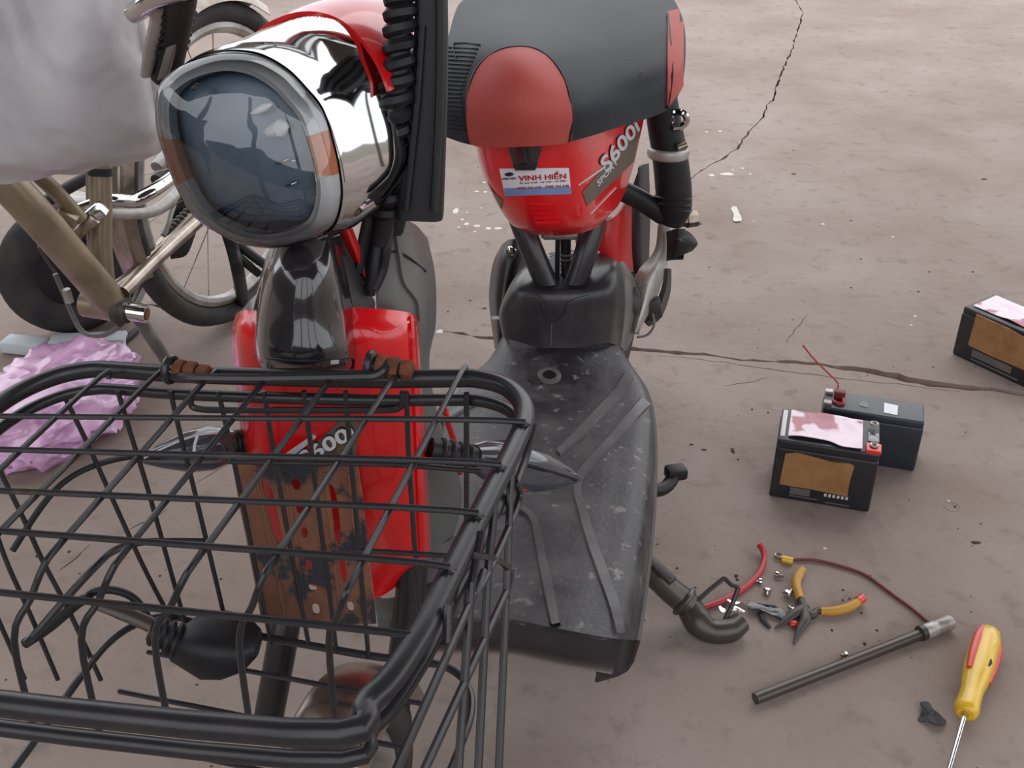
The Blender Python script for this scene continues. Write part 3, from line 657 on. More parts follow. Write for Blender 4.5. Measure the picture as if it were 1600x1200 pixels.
# neck below the headlight
obj('head_stem', tube([(500, 372, 1.02), (510, 420, 1.01), (520, 480, 1.0)], [0.03, 0.03, 0.032], 14), M_rub, bike)
obj('red_bracket', Patch([[(524, 354, 0.985), (537, 350, 0.975), (549, 352, 0.985)], [(545, 395, 0.99), (553, 390, 0.98), (563, 388, 0.99)], [(566, 436, 1.0), (570, 434, 0.995), (575, 430, 1.0)]], 4, 5, 0.004).vf, M_redm, bike)
# spiral wrapped cable loom and black sleeve hanging beside the headlight
loom = [(626, -10, 1.02), (624, 60, 1.01), (622, 140, 1.0), (617, 210, 1.0), (611, 270, 1.0), (603, 330, 1.0), (592, 380, 1.0)]
lo_ = obj('cable_loom', tube(loom, [0.010]*7, 12), M_rub, bike)
LP = cat_rom([P3(q) for q in loom], 24)
hel = []
for i, p in enumerate(LP[:126]):
    t = (LP[min(i+1, len(LP)-1)]-LP[max(i-1, 0)]).normalized(); u = Vector((1, 0, 0)); u = (u-t*u.dot(t)).normalized(); w = t.cross(u); a = i*0.75
    hel.append(p+(u*math.cos(a)+w*math.sin(a))*0.0095)
obj('spiral_wrap', tube(hel, 0.0068, 7, sub=2), M_rub, lo_)
def rect_loft(secs, nseg=24, power=5):
    V = []; Fc = []
    for (c, a, b) in secs:
        for k in range(nseg):
            t = 2*math.pi*k/nseg; ct, s_ = math.cos(t), math.sin(t)
            V.append(c+a*math.copysign(abs(ct)**(2/power), ct)+b*math.copysign(abs(s_)**(2/power), s_))
    for i in range(len(secs)-1):
        for k in range(nseg): Fc.append((i*nseg+k, i*nseg+(k+1) % nseg, (i+1)*nseg+(k+1) % nseg, (i+1)*nseg+k))
    Fc.append(tuple(range(nseg))[::-1]); Fc.append(tuple((len(secs)-1)*nseg+k for k in range(nseg)))
    return V, Fc
sl = []
for (x, y, Y, w) in ((674, -20, 1.04, 25), (674, 60, 1.03, 26), (668, 160, 1.02, 31), (661, 250, 1.01, 35), (656, 334, 1.0, 37)):
    c = pY(x, y, Y); s_ = scale_at(c); sl.append((c, Vector((w/s_, 0, -0.001)), Vector((0, 0.02, 0))))
slo = obj('rubber_sleeve', rect_loft(sl), M_rub, bike)
obj('sleeve_fold', tube([(688, -10, 1.015), (688, 80, 1.005), (686, 180, 0.995), (682, 260, 0.985), (678, 330, 0.975)], 0.004, 8), M_rub, slo)
obj('sleeve_fold', tube([(660, 40, 1.012), (652, 160, 0.998), (642, 260, 0.988), (634, 328, 0.978)], 0.0035, 8), M_rub, slo)
obj('sleeve_core', tube([(620, 310, 1.03), (618, 335, 1.02), (612, 360, 1.02)], 0.012, 10), M_rub, bike)
for pts, r in (([(596, 150, 1.02), (588, 230, 1.01), (580, 310, 1.0), (572, 380, 1.0), (566, 440, 1.0)], .0058), ([(604, 200, 1.03), (596, 290, 1.01), (590, 370, 1.0), (583, 420, .99), (577, 460, .985)], .0062), ([(586, 260, 1.02), (576, 330, 1.0), (566, 380, 0.995), (560, 425, .99)], .005), ([(612, 330, 1.02), (604, 380, 1.0), (598, 420, .995), (584, 452, .985)], .0055)):
    obj('cable', tube(pts, r, 9), M_rub, bike)
# handlebar out of the top of the frame, grip and lever seen at the far left of the headlight
hb = obj('handlebar', tube([pY(210, 20, 1.18), pY(262, -10, 1.12), pY(420, -45, 1.06), pY(600, -45, 1.06), pY(690, -30, 1.08)], 0.011, 12), M_chrome, bike)
obj('grip', tube([(258, 120, 1.22), (268, 70, 1.2), (278, 20, 1.17), (284, -20, 1.14)], 0.017, 12), M_rub, bike)
for i in range(6): obj('grip_ring', torus(pY(279-i*2.4, 24+i*11, 1.17+i*0.006), Vector((-.2, .3, 1)), 0.017, 0.003, 16, 6), M_rub, bike)
obj('brake_lever', tube([(228, 118, 1.2), (236, 80, 1.19), (246, 40, 1.17), (254, -10, 1.15)], [0.007, .010, .011, .011], 10, flat=0.6), M_lgrey, bike, label='silver brake lever')
obj('switch_plate', box(pY(262, 96, 1.18), Vector((0.006, 0, 0.002)), Vector((0, 0.006, 0)), Vector((0.008, 0, 0.018)), 0.002), M_taupe, bike)

# --- glossy lower cowl and red front panel
cowl = Patch([
 [(424, 384, 0.965), (440, 378, .925), (478, 374, .91), (515, 378, .925), (535, 388, .965)],
 [(407, 430, .955), (424, 430, .895), (475, 430, .87), (520, 430, .895), (541, 430, .95)],
 [(394, 500, .95), (411, 502, .885), (475, 504, .855), (530, 503, .885), (556, 502, .94)],
 [(395, 550, .94), (411, 556, .872), (478, 560, .845), (540, 557, .872), (562, 548, .93)],
 [(405, 577, .94), (420, 584, .885), (478, 588, .862), (538, 587, .885), (556, 578, .93)]], 8, 8, 0.004)
cw = obj('front_cowl', cowl.vf, M_gloss, bike, label='glossy black cowl below the headlight')
obj('cowl_seam', tube([cowl.hit(x, y, 0.0006) for x, y in ((400, 556), (425, 560), (478, 563), (530, 560), (549, 559), (552, 568), (548, 580))], 0.0012, 6), M_rub, cw)
obj('cowl_clip', decal_quad(cowl, [(516, 562), (528, 561), (528, 567), (516, 568)], 0.0014, 3, 2), M_silver, cw)
obj('cowl_wing', Patch([[(534, 398, .950), (544, 402, .965), (552, 412, .985)], [(544, 440, .945), (562, 440, .975), (580, 460, 1.0)], [(554, 495, .94), (570, 490, .965), (586, 480, .995)], [(561, 540, .93), (566, 534, .945), (572, 524, .965)]], 6, 6, 0.004).vf, M_cons, bike)
front = Patch([
 [(369, 490, 1.01), (384, 484, .975), (450, 482, .945), (515, 480, .94), (585, 482, .945), (638, 488, .975), (652, 497, 1.01)],
 [(362, 530, 1.0), (378, 530, .95), (450, 535, .92), (515, 535, .915), (585, 535, .92), (642, 530, .95), (656, 540, 1.0)],
 [(372, 640, 1.0), (390, 640, .945), (455, 640, .925), (520, 640, .918), (590, 640, .925), (648, 640, .945), (662, 640, 1.0)],
 [(384, 740, 1.0), (400, 740, .945), (460, 740, .927), (525, 740, .92), (595, 740, .927), (654, 740, .945), (668, 740, 1.0)],
 [(402, 860, 1.0), (416, 860, .955), (470, 860, .938), (530, 860, .932), (600, 860, .938), (657, 862, .955), (672, 862, 1.0)],
 [(425, 888, 1.0), (440, 895, .965), (480, 912, .945), (535, 928, .938), (588, 934, .945), (628, 908, .965), (650, 880, 1.0)]], 7, 7, 0.004)
fp = obj('front_panel', front.vf, M_red, bike, label='red front leg shield panel')
obj('crease', band(front, [(640, 495), (646, 600), (650, 720), (656, 858)], 5, 0.003, 6), M_red, fp)
obj('crease', band(front, [(560, 505), (600, 520), (645, 500)], 5, 0.002, 5), M_red, fp)
obj('decal', decal_quad(front, [(478, 708), (540, 648), (560, 660), (556, 712)], 0.0014, 12, 8), M_bronze, fp)
obj('decal', decal_quad(front, [(448, 707), (490, 678), (495, 682), (460, 711)], 0.0016, 8, 2), M_silver, fp)
obj('lettering', decal_text(front, 'S600i', [(462, 706), (547, 656), (558, 680), (474, 732)], 0.0028, True, 0.0008), M_inkb, fp)
obj('lettering', decal_text(front, 'S600i', [(464, 707), (546, 659), (556, 679), (475, 728)], 0.0036, True, 0.0024), M_white, fp)
shield = Patch([
 [(598, 352, 1.03), (622, 343, 1.06), (648, 350, 1.11), (668, 372, 1.17)],
 [(592, 430, 1.02), (625, 420, 1.04), (660, 420, 1.08), (680, 430, 1.17)],
 [(590, 490, 1.01), (630, 492, 1.02), (664, 498, 1.05), (681, 505, 1.14)],
 [(600, 570, 1.01), (640, 570, 1.015), (662, 570, 1.04), (671, 574, 1.12)],
 [(600, 680, 1.01), (650, 680, 1.015), (674, 680, 1.04), (694, 690, 1.1)],
 [(610, 780, 1.01), (655, 780, 1.015), (682, 780, 1.04), (722, 770, 1.1)],
 [(620, 880, 1.01), (655, 880, 1.015), (676, 880, 1.03), (700, 870, 1.07)]], 6, 6, 0.004)
sho = obj('leg_shield', shield.vf, M_olive, bike, label='grey inner leg shield')
obj('moulded_step', band(shield, [(612, 350), (618, 375), (622, 400), (630, 440), (650, 470), (654, 500)], 7, 0.004), M_olive, sho)
obj('seam', tube([shield.hit(x, y, 0.0008) for x, y in ((608, 393), (625, 395), (645, 408), (664, 424))], 0.0014, 6), M_rub, sho)
obj('shield_shoulder', Patch([[(374, 490, 1.0), (386, 474, 1.0), (400, 460, 1.02)], [(378, 486, .985), (392, 478, .98), (402, 470, 1.0)], [(374, 492, .985), (390, 484, .97), (402, 482, .97)]], 4, 4, 0.003).vf, M_olive, bike)
obj('red_trim', tube([(692, 628, 1.12), (700, 660, 1.12), (712, 700, 1.12), (718, 740, 1.12)], 0.004, 8), M_redm, bike)
obj('wheel_arch', Patch([[(655, 862, 1.03), (690, 850, 1.05), (725, 835, 1.10), (760, 860, 1.14)], [(655, 920, 1.0), (700, 905, 1.02), (745, 900, 1.07), (785, 920, 1.10)], [(660, 985, .98), (705, 980, 1.0), (755, 985, 1.04), (800, 985, 1.06)]], 5, 5, 0.004).vf, M_mud, bike)
obj('red_reflector', tube([(750, 955, 1.03), (757, 935, 1.04), (762, 915, 1.05)], 0.004, 8), M_wire_r, bike)
obj('fork_leg', tube([(645, 880, 0.97), (640, 940, .955), (632, 1010, .94), (615, 1120, .92)], 0.018, 14), M_blk, bike)
obj('fork_leg', tube([(455, 880, 0.99), (450, 940, .965), (440, 1010, .94), (420, 1120, .92)], 0.018, 14), M_blk, bike)
obj('fork_bridge', Patch([[(585, 930, .975), (605, 935, .97), (645, 925, .975)], [(588, 958, .96), (610, 962, .955), (640, 958, .96)], [(592, 985, .95), (610, 992, .945), (636, 985, .95)]], 4, 4, 0.006).vf, M_olive, bike)
# front wheel and mudguard, mostly below the frame
fw_c = Vector((-0.175, 0.74, 0.160)); fax = Vector((math.cos(math.radians(14)), -math.sin(math.radians(14)), 0))
fwo = obj('front_wheel', torus(fw_c, fax, 0.130, 0.030, 40, 12), M_tyre, bike)
obj('rim', torus(fw_c, fax, 0.097, 0.012, 36, 8, rr=0.022), M_lgrey, fwo)
obj('hub', spindle(fw_c-fax*0.045, fw_c+fax*0.045, [(0, .02, .02), (.15, .045, .045), (.85, .045, .045), (1, .02, .02)], 20), M_mud, fwo)
mg = []
fdir = Vector((0, 0, 1)).cross(fax).normalized()
for i in range(9):
    a = math.radians(-62+i*17); c = fw_c+(UPV*math.cos(a)+fdir*math.sin(a))*0.170; dwn = (UPV*math.cos(a)+fdir*math.sin(a))
    mg.append([c-fax*0.046-dwn*0.03, c-fax*0.036-dwn*0.006, c, c+fax*0.036-dwn*0.006, c+fax*0.046-dwn*0.03])
obj('front_mudguard', Patch(mg, 4, 3, 0.003).vf, M_steel, bike, label='silver front mudguard')

# --- turn signals
def signal(p0, p1, prof, stalk, up):
    s_ = obj('turn_signal', spindle(p0, p1, prof, 24, up, 2.6), M_sig, bike, label='smoked grey turn signal')
    so_ = obj('stalk', tube(stalk[:2], stalk[2], 12, sub=1), M_rub, s_)
    a, b = P3(stalk[0]), P3(stalk[1])
    for k in range(4): obj('boot_ring', torus(a.lerp(b, 0.25+0.2*k), b-a, stalk[2], 0.0028, 18, 6), M_rub, s_)
    return s_
ts1 = signal((378, 692, .985), (216, 719, .93), [(0, .010, .010), (.12, .016, .018), (.32, .02, .024), (.55, .019, .021), (.8, .011, .012), (.95, .004, .005), (1, .001, .001)], [(388, 690, .99), (356, 695, .975), .0125], UPV)
obj('lens_rib', tube([(308, 682, .930), (304, 697, .928), (303, 712, .926)], 0.0016, 6), M_white, ts1)
obj('lens_edge', tube([(225, 716, .915), (262, 697, .92), (304, 681, .925), (345, 676, .945)], 0.0012, 6), M_silver, ts1)
obj('lens_seam', tube([(221, 720, .918), (270, 722, .915), (330, 722, .925), (362, 718, .945)], 0.0016, 6), M_olive, ts1)
ts2 = signal((738, 714, 1.0), (908, 750, 1.10), [(0, .014, .014), (.1, .020, .021), (.3, .026, .028), (.55, .024, .025), (.8, .014, .015), (.95, .005, .006), (1, .001, .001)], [(672, 702, 0.99), (742, 716, 1.0), .0135], UPV)
obj('lens_top', Patch([[(770, 692, 1.025), (800, 698, 1.035), (840, 710, 1.055), (880, 728, 1.08)], [(772, 703, 1.005), (805, 709, 1.015), (842, 719, 1.04), (884, 734, 1.075)]], 5, 3, 0.002).vf, M_lgrey, ts2)
obj('lens_seam', tube([(776, 720, .985), (820, 725, 1.01), (862, 737, 1.045), (900, 749, 1.085)], 0.003, 7), M_rub, ts2)
obj('lens_seam', tube([(790, 765, 1.0), (830, 764, 1.03), (880, 758, 1.08)], 0.0022, 7), M_redm, ts2)

# --- rusty bracket plate behind the basket
pn = Vector((-0.22, -0.96, 0.16)).normalized(); pp = pY(470, 840, 0.885)
def on_plate(x, y): return pPl(x, y, pp, pn)
outer = [on_plate(x, y) for x, y in ((362, 722), (400, 720), (460, 719), (520, 720), (557, 722), (562, 755), (567, 790), (573, 850), (579, 900), (583, 930), (587, 975), (540, 975), (480, 974), (408, 970), (401, 925), (392, 880), (384, 838), (375, 795), (368, 755))]
def slot(cx, cy, w, h, sk_=0.0, n=12):
    return [on_plate(cx+w*math.cos(2*math.pi*k/n)*1.0+sk_*h*math.sin(2*math.pi*k/n), cy+h*math.copysign(abs(math.sin(2*math.pi*k/n))**0.6, math.sin(2*math.pi*k/n))) for k in range(n)][::-1]
holes = [slot(426, 802, 8, 54, .29), slot(522, 803, 8, 48, .16), slot(535, 890, 6, 20, .16), slot(462, 757, 7, 9, .1), slot(468, 795, 6.5, 7, .1), slot(475, 832, 6, 8, .1), slot(482, 883, 6, 9, .1), slot(488, 918, 7, 6, .1), slot(493, 952, 6.5, 9, .1), slot(547, 948, 6, 8, .1)]
pl = obj('bracket_plate', plate(outer, holes, -pn*0.003), M_rust, bike, smooth=False, label='rusted slotted iron bracket plate')
for ln in ([(398, 735), (412, 800), (430, 880), (445, 960)], [(445, 740), (455, 800), (468, 880), (478, 960)], [(508, 738), (514, 800), (523, 880), (532, 960)], [(545, 738), (551, 800), (560, 880), (568, 960)]):
    obj('pressed_rib', tube([on_plate(x, y)-pn*0.0012 for x, y in ln], 0.003, 6), M_rust, pl)

# --- wire basket
th = math.radians(13.6)
bv = Vector((math.sin(th), math.cos(th), 0)); bu0 = Vector((math.cos(th), -math.sin(th), 0)); bu = (bu0+UPV*0.112).normalized()
bnrm = bu.cross(bv).normalized(); b0 = pY(425, 592, 0.84)
def lid(x, y, up_=0.0): return pPl(x, y, b0+bnrm*up_, bnrm)
def uv(p): d = p-b0; return d.dot(bu), d.dot(bv)
def UV(u, v, up_=0.0): return b0+bu*u+bv*v+bnrm*up_
right = [uv(lid(x, y)) for x, y in ((560, 592), (700, 591), (748, 592), (790, 604), (815, 628), (818, 660), (800, 705), (768, 768), (733, 838), (690, 925), (652, 1000))]
vend = right[-1][1]-0.05; uend = right[-1][0]
loop = [UV(u, v) for u, v in right]+[UV(uend-0.012, vend), UV(uend-0.05, vend-0.03)]
loop += [UV(-u, v) for u, v in ((uend-0.05, vend-0.03), (uend-0.012, vend))]+[UV(-u, v) for u, v in right[::-1]]
bas = obj('basket', tube(loop, 0.0082, 12, closed=True, sub=5), M_blk, bike, label='black wire basket rim')
obj('lower_rim', tube([p-UPV*0.022 for p in loop], 0.0055, 10, closed=True, sub=5), M_blk, bas)
WR = 0.0025
def wire(pts, r=WR, sub=4): return obj('wire', tube(pts, r, 8, sub=sub), M_blk, bas)
longs = [((160, 586), (-140, 862), (-190, 1000)), ((247, 583), (-35, 866), (-80, 1000)), ((329, 586), (73, 873), (22, 1000)), ((416, 592), (180, 880), (127, 1000)), ((518, 592), (293, 893), (242, 1000)), ((617, 588), (413, 897), (374, 1000)), ((722, 580), (541, 925), (514, 1003))]
for a, b, c in longs:
    A = lid(*a, 0.010); B = lid(*b, 0.010); d = ray(*c); Bz = B.z-0.05
    C = CAM+d*((Bz-HC)/d.z)
    T0 = A.lerp(B, 0.93); T1 = B.lerp(C, 0.10)
    top = A+(A-B).normalized()*0.006-bnrm*0.008
    obj('wire', tube([top, A, A.lerp(B, 0.5), T0, T1, B.lerp(C, 0.5), C, C+Vector((0, -0.01, -0.08))], WR, 8, sub=4), M_blk, bas)
for a, b, up_ in (((-150, 649), (794, 657), .011), ((-150, 698), (757, 723), .012), ((-150, 760), (722, 798), .012), ((-150, 818), (678, 881), .012), ((-150, 910), (628, 990), .006)):
    A = lid(*a, up_); B = lid(*b, up_); e = B+(B-A).normalized()*0.008-bnrm*(up_*0.7)
    wire([A, A.lerp(B, .5), A.lerp(B, .985), e])
# rear wall wires
def down(P):
    if P[-1].z > 0.5 and len(P) == 3 and P[0].z > 0.6: return P
    d = (P[-1]-P[-2]).normalized()
    if P[-1].z > 0.345: return P+[P[-1]+d*((0.338-P[-1].z)/min(d.z, -0.35))]
    return P
bwp = b0-bv*0.0-UPV*0.022; bwn = (-bv+UPV*0.05).normalized()
def bw(x, y): return pPl(x, y, bwp, bwn)
for ln in ([(100, 618), (140, 700), (185, 800), (230, 897), (285, 1000)], [(184, 611), (208, 690), (232, 768), (268, 897), (298, 1005)], [(266, 611), (283, 684), (304, 768), (335, 897), (360, 1005)], [(341, 611), (358, 687), (378, 780), (402, 900), (424, 1005)], [(412, 611), (427, 702), (442, 790), (462, 900), (482, 1005)], [(475, 611), (486, 700), (498, 800), (514, 920), (524, 1005)], [(540, 611), (547, 700), (556, 800), (566, 920), (574, 1005)], [(635, 612), (639, 716), (649, 866), (655, 960), (660, 1005)], [(729, 614), (729, 700), (729, 800), (728, 900), (727, 1000)]):
    wire(down([bw(x, y) for x, y in ln]))
wire([bw(x, y) for x, y in ((356, 721), (400, 722), (520, 724), (620, 726), (700, 732), (752, 736))], 0.0026)
wire([bw(x, y) for x, y in ((556, 860), (600, 862), (700, 868), (740, 870))], 0.0026)
# left wall wires
lwp = UV(-right[5][0], 0)-UPV*0.02; lwn = Vector((0.97, -0.2, 0.15)).normalized()
for ln in ([(49, 660), (94, 756), (121, 819), (160, 897), (205, 1000)], [(48, 768), (70, 830), (100, 900), (140, 1000)], [(20, 830), (50, 905), (90, 1000)]):
    wire([bw(x, y)-bv*0.06 for x, y in ln])
# right wall wires, hanging from the right rim
rp = UV(*right[6]); rn = Vector((bv.y, -bv.x, 0.12)).normalized()
rp = rp+rn*0.004
def rwl(x, y): return pPl(x, y, rp, rn)
for ln in ([(799, 735), (796, 800), (794, 860), (791, 930), (788, 1000)], [(804, 752), (812, 773), (800, 812), (764, 892), (735, 942), (708, 1003)], [(773, 790), (768, 840), (762, 900), (757, 1003)], [(798, 890), (794, 917), (778, 953), (755, 1003)], [(752, 832), (744, 872), (735, 930), (730, 1003)], [(700, 945), (699, 970), (698, 1003)], [(835, 665), (822, 715), (806, 760)]):
    wire(down([rwl(x, y) for x, y in ln]), 0.0030)
wire([rwl(x, y) for x, y in ((742, 868), (770, 872), (790, 884), (797, 905), (790, 930))], 0.0026)
ZB = 0.338
bot = []
for u, v in right: bot.append((u*0.80, v*0.86-0.015))
bot += [(uend*0.8-0.012, vend*0.86-0.015), (uend*0.8-0.04, vend*0.86-0.035)]
bl = [UV(u, v) for u, v in bot]+[UV(-u, v) for u, v in bot[::-1]]
obj('bottom_rim', tube([Vector((p.x, p.y, ZB)) for p in bl], 0.004, 8, closed=True, sub=4), M_blk, bas)
for k in range(5):
    v_ = -0.06-0.055*k; q0 = UV(-0.15, v_); q1 = UV(0.15, v_); wire([Vector((q0.x, q0.y, ZB)), Vector((q1.x, q1.y, ZB))], 0.0026, 1)
# top rod and U rod on the rear rim, rusty bolts
wire([lid(262, 586, .012), lid(300, 590, .014), lid(420, 591, .014), lid(560, 588, .014), lid(584, 587, .014), lid(598, 580, .016), lid(606, 570, .018)], 0.0042)
wire([bw(300, 610), bw(298, 630), bw(310, 639), bw(360, 641), bw(460, 641), bw(560, 641), bw(612, 640), bw(628, 632), bw(630, 612)], 0.0032)
for (x, y) in ((258, 576), (570, 570)):
    a = lid(x, y+6, 0.012); 
    for k, (t0, t1, rr_, nn) in enumerate(((0.012, 0.020, 0.0105, 16), (0.022, 0.032, 0.010, 6), (0.034, 0.044, 0.0085, 6))):
        obj('bolt', spindle(a+bu0*t0+UPV*0.004, a+bu0*t1+UPV*0.004, [(0, rr_*.92, rr_*.92), (.15, rr_, rr_), (.85, rr_, rr_), (1, rr_*.92, rr_*.92)], nn), M_bolt, bas, label='rusty bolt')
    obj('bolt_eye', torus(a+bu0*0.006+UPV*0.004, bu0, 0.010, 0.004, 20, 8), M_blk, bas)
# loose cables under the basket
obj('signal_cable', tube([(250, 716, .93), (200, 714, .91), (140, 730, .88), (96, 756, .86), (60, 798, .84), (20, 860, .82)], 0.0032, 8), M_rub, bike)
obj('lower_rod', tube([(330, 846, .86), (262, 846, .83), (215, 848, .81), (175, 862, .79), (150, 884, .77), (112, 925, .75), (60, 985, .73), (40, 1005, .72)], 0.0036, 8), M_blk, bike)

# --- fitting with ribbed boot under the basket (lower left)
fit = obj('lower_fitting', spindle((268, 1012, .80), (404, 1004, .80), [(0, .012, .012), (.12, .018, .018), (.35, .030, .028), (.6, .034, .026), (.85, .03, .018), (1, .016, .008)], 20, UPV, 3.2), M_rub, bike, label='black plastic fitting with ribbed boot')
obj('boot', tube([(236, 984, .80), (258, 994, .80), (284, 1006, .80)], [.011, .013, .015], 14), M_rub, fit)
for k in range(4): obj('boot_ring', torus(pY(241+k*12, 986+k*5, .80), Vector((1, 0, -0.4)), 0.012+k*0.001, 0.0038, 18, 6), M_rub, fit)
obj('blade', tube([(150, 944, .80), (190, 956, .80), (236, 976, .80)], [.006, .009, .009], 12, flat=0.7), M_gunm, fit)
obj('strap', tube([(130, 936, .83), (150, 924, .83), (176, 922, .83), (205, 932, .825), (226, 956, .82), (236, 980, .81)], .0042, 10), M_rub, fit)
obj('strut', tube([(40, 1005, .82), (80, 978, .82), (122, 942, .82), (140, 934, .82)], .0055, 10), M_rub, fit)

# ================================================================== parked bicycle at the left
bic = tag(empty('bicycle', pZ(250, 485)), 'champagne and steel bicycle parked left behind the headlight', 'bicycle')
BB = pY(178, 478, 1.73)
hubc = pY(350, 262, 2.24); hubc.z = 0.345
wdir = Vector((math.sin(math.radians(20)), math.cos(math.radians(20)), 0)); wax = Vector((wdir.y, -wdir.x, 0))
bwh = obj('rear_wheel', torus(hubc, wax, 0.322, 0.0225, 64, 10), M_tyre, bic)
obj('rim', torus(hubc, wax, 0.290, 0.013, 64, 8, rr=0.014), M_lgrey, bwh, label='pale aluminium rim')
obj('hub', spindle(hubc-wax*0.04, hubc+wax*0.04, [(0, .012, .012), (.1, .03, .03), (.3, .014, .014), (.7, .014, .014), (.9, .03, .03), (1, .012, .012)], 16), M_steel, bwh)
for k in range(18):
    a = 2*math.pi*k/18+0.1; d = UPV*math.cos(a)+wdir*math.sin(a); e = UPV*math.cos(a+0.5)+wdir*math.sin(a+0.5)
    obj('spoke', tube([hubc+e*0.028+wax*(0.03 if k % 2 else -0.03), hubc+d*0.284], 0.0011, 5, sub=1), M_steel, bwh)
obj('valve', tube([hubc+(UPV*math.cos(2.85)+wdir*math.sin(2.85))*0.272, hubc+(UPV*math.cos(2.85)+wdir*math.sin(2.85))*0.235], 0.004, 8), M_rub, bwh)
mg = []
for i in range(12):
    a = math.radians(-108+i*13); d = UPV*math.cos(a)+wdir*math.sin(a); c = hubc+d*0.362
    mg.append([c-wax*0.034-d*0.02, c-wax*0.02, c, c+wax*0.02, c+wax*0.034-d*0.02])
obj('mudguard', Patch(mg, 4, 3, 0.002).vf, M_steel, bic, label='dull steel rear mudguard')
obj('down_tube', tube([BB, pY(110, 398, 1.67), pY(40, 318, 1.61), pY(-80, 190, 1.58)], 0.029, 16), M_gold, bic)
obj('down_tube', tube([pY(126, 342, 1.72), pY(95, 308, 1.70), pY(60, 274, 1.67), pY(-60, 170, 1.62)], 0.013, 12), M_gold, bic)
obj('seat_tube', tube([BB+Vector((-.012, 0, 0)), pY(159, 400, 1.75), pY(158, 330, 1.77), pY(157, 262, 1.79), pY(154, 150, 1.82)], 0.0185, 16), M_gold, bic)
obj('seat_collar', tube([pY(157, 274, 1.787), pY(156.5, 262, 1.79)], 0.021, 16), M_rub, bic)
obj('seat_post_tube', tube([pY(143, 400, 1.80), pY(142, 330, 1.81), pY(141, 262, 1.82), pY(140, 190, 1.84)], 0.008, 12), M_steel, bic)
obj('bottom_bracket', spindle(BB-Vector((.055, -.01, 0)), BB+Vector((.022, -.01, 0)), [(0, .024, .024), (1, .026, .026)], 20), M_gold, bic)
obj('bearing_cup', spindle(BB+Vector((.006, -.01, -0.002)), BB+Vector((.028, -.012, -0.002)), [(0, .029, .029), (.4, .031, .031), (.6, .026, .026), (1, .024, .024)], 14), M_iron, bic)
obj('axle', tube([BB+Vector((.02, -.012, -0.003)), BB+Vector((.062, -.016, -0.008))], 0.0165, 18), M_chrome, bic, label='bright cut axle stub')
obj('axle_socket', tube([BB+Vector((.0605, -.016, -0.008)), BB+Vector((.0632, -.0162, -0.0082))], 0.011, 14), M_bolt, bic)
obj('chain_stay', tube([pY(192, 458, 1.73), pY(250, 400, 1.86), pY(324, 333, 2.04), pY(356, 300, 2.18)], 0.0125, 14), M_steel, bic)
obj('chain_stay', tube([pY(170, 455, 1.78), pY(215, 420, 1.9), pY(300, 330, 2.15)], 0.010, 12), M_steel, bic)
obj('seat_stay', tube([pY(110, 378, 1.78), pY(150, 338, 1.80), pY(240, 330, 1.95), pY(292, 286, 2.1)], 0.011, 12), M_lgrey, bic)
obj('rack_tube', tube([pY(120, 330, 1.78), pY(172, 313, 1.80), pY(206, 314, 1.84), pY(240, 298, 1.88), pY(272, 276, 1.94), pY(300, 255, 2.0)], 0.0125, 14), M_chrome, bic)
for k in range(6): obj('chain_link', spindle(pY(252+k*7, 288-k*5, 1.90+k*.015), pY(258+k*7, 284-k*5, 1.905+k*.015), [(0, .004, .004), (.3, .009, .008), (.7, .009, .008), (1, .004, .004)], 10), M_chrome, bic)
obj('clamp', box(pY(137, 344, 1.74), Vector((0.03, 0.004, 0.022)), Vector((0.0, 0.012, 0)), Vector((-0.008, 0, 0.011)), 0.005), M_chrome, bic, label='bright clamp on the frame tube')
obj('clamp', box(pY(128, 358, 1.73), Vector((0.028, 0.004, 0.020)), Vector((0.0, 0.010, 0)), Vector((-0.006, 0, 0.008)), 0.004), M_steel, bic)
obj('lug', box(pY(104, 342, 1.70), Vector((0.014, 0, -0.01)), Vector((0, 0.012, 0)), Vector((0.008, 0, 0.012)), 0.004), M_gold, bic)
ch = [pY(258, 372, 2.02).lerp(pY(318, 312, 2.14), k/11) for k in range(12)]
for i, p in enumerate(ch): obj('chain_link', spindle(p-Vector((.008, -.01, -.009)), p+Vector((.008, .01, .009)), [(0, .003, .003), (.25, .007, .006), (.75, .007, .006), (1, .003, .003)], 8), M_iron, bic)
obj('chain_guard', Patch([[(270, 330, 2.10), (290, 300, 2.14), (304, 280, 2.18)], [(268, 368, 2.10), (288, 345, 2.14), (304, 320, 2.18)], [(268, 405, 2.12), (292, 398, 2.15), (306, 365, 2.18)]], 4, 4, 0.004).vf, M_rub, bic)
obj('derailleur_arm', tube([pY(255, 368, 2.0), pY(262, 352, 2.02), pY(266, 336, 2.04), pY(272, 318, 2.06)], 0.006, 10), M_lgrey, bic)
obj('stand', tube([pY(350, 345, 2.02), pY(364, 390, 2.02), pY(372, 425, 2.02), pZ(381, 478, 0.012)], 0.0135, 12), M_rub, bic, label='black stand leg')
obj('stand', tube([pY(360, 372, 2.04), pY(382, 390, 2.04), pY(412, 412, 2.04), pY(440, 430, 2.04)], 0.010, 10), M_rub, bic)
obj('stand', tube([pY(364, 392, 2.02), pY(385, 412, 2.03), pY(405, 428, 2.04)], 0.0085, 10), M_rub, bic)
obj('kickstand', tube([pY(206, 480, 1.72), pY(226, 512, 1.74), pY(250, 548, 1.76), pZ(272, 582, 0.01)], [.012, .012, .0115, .011], 12), M_taupe, bic)
obj('brake_rod', tube([pY(226, 434, 1.85), pY(218, 455, 1.84), pY(211, 470, 1.82)], 0.0022, 6), M_iron, bic)
obj('cable', tube([pY(200, 492, 1.78), pY(186, 510, 1.8), pY(160, 524, 1.82), pY(130, 519, 1.84), pY(112, 490, 1.85), pY(100, 460, 1.85), pY(86, 428, 1.85)], 0.0048, 8), M_olive, bic)
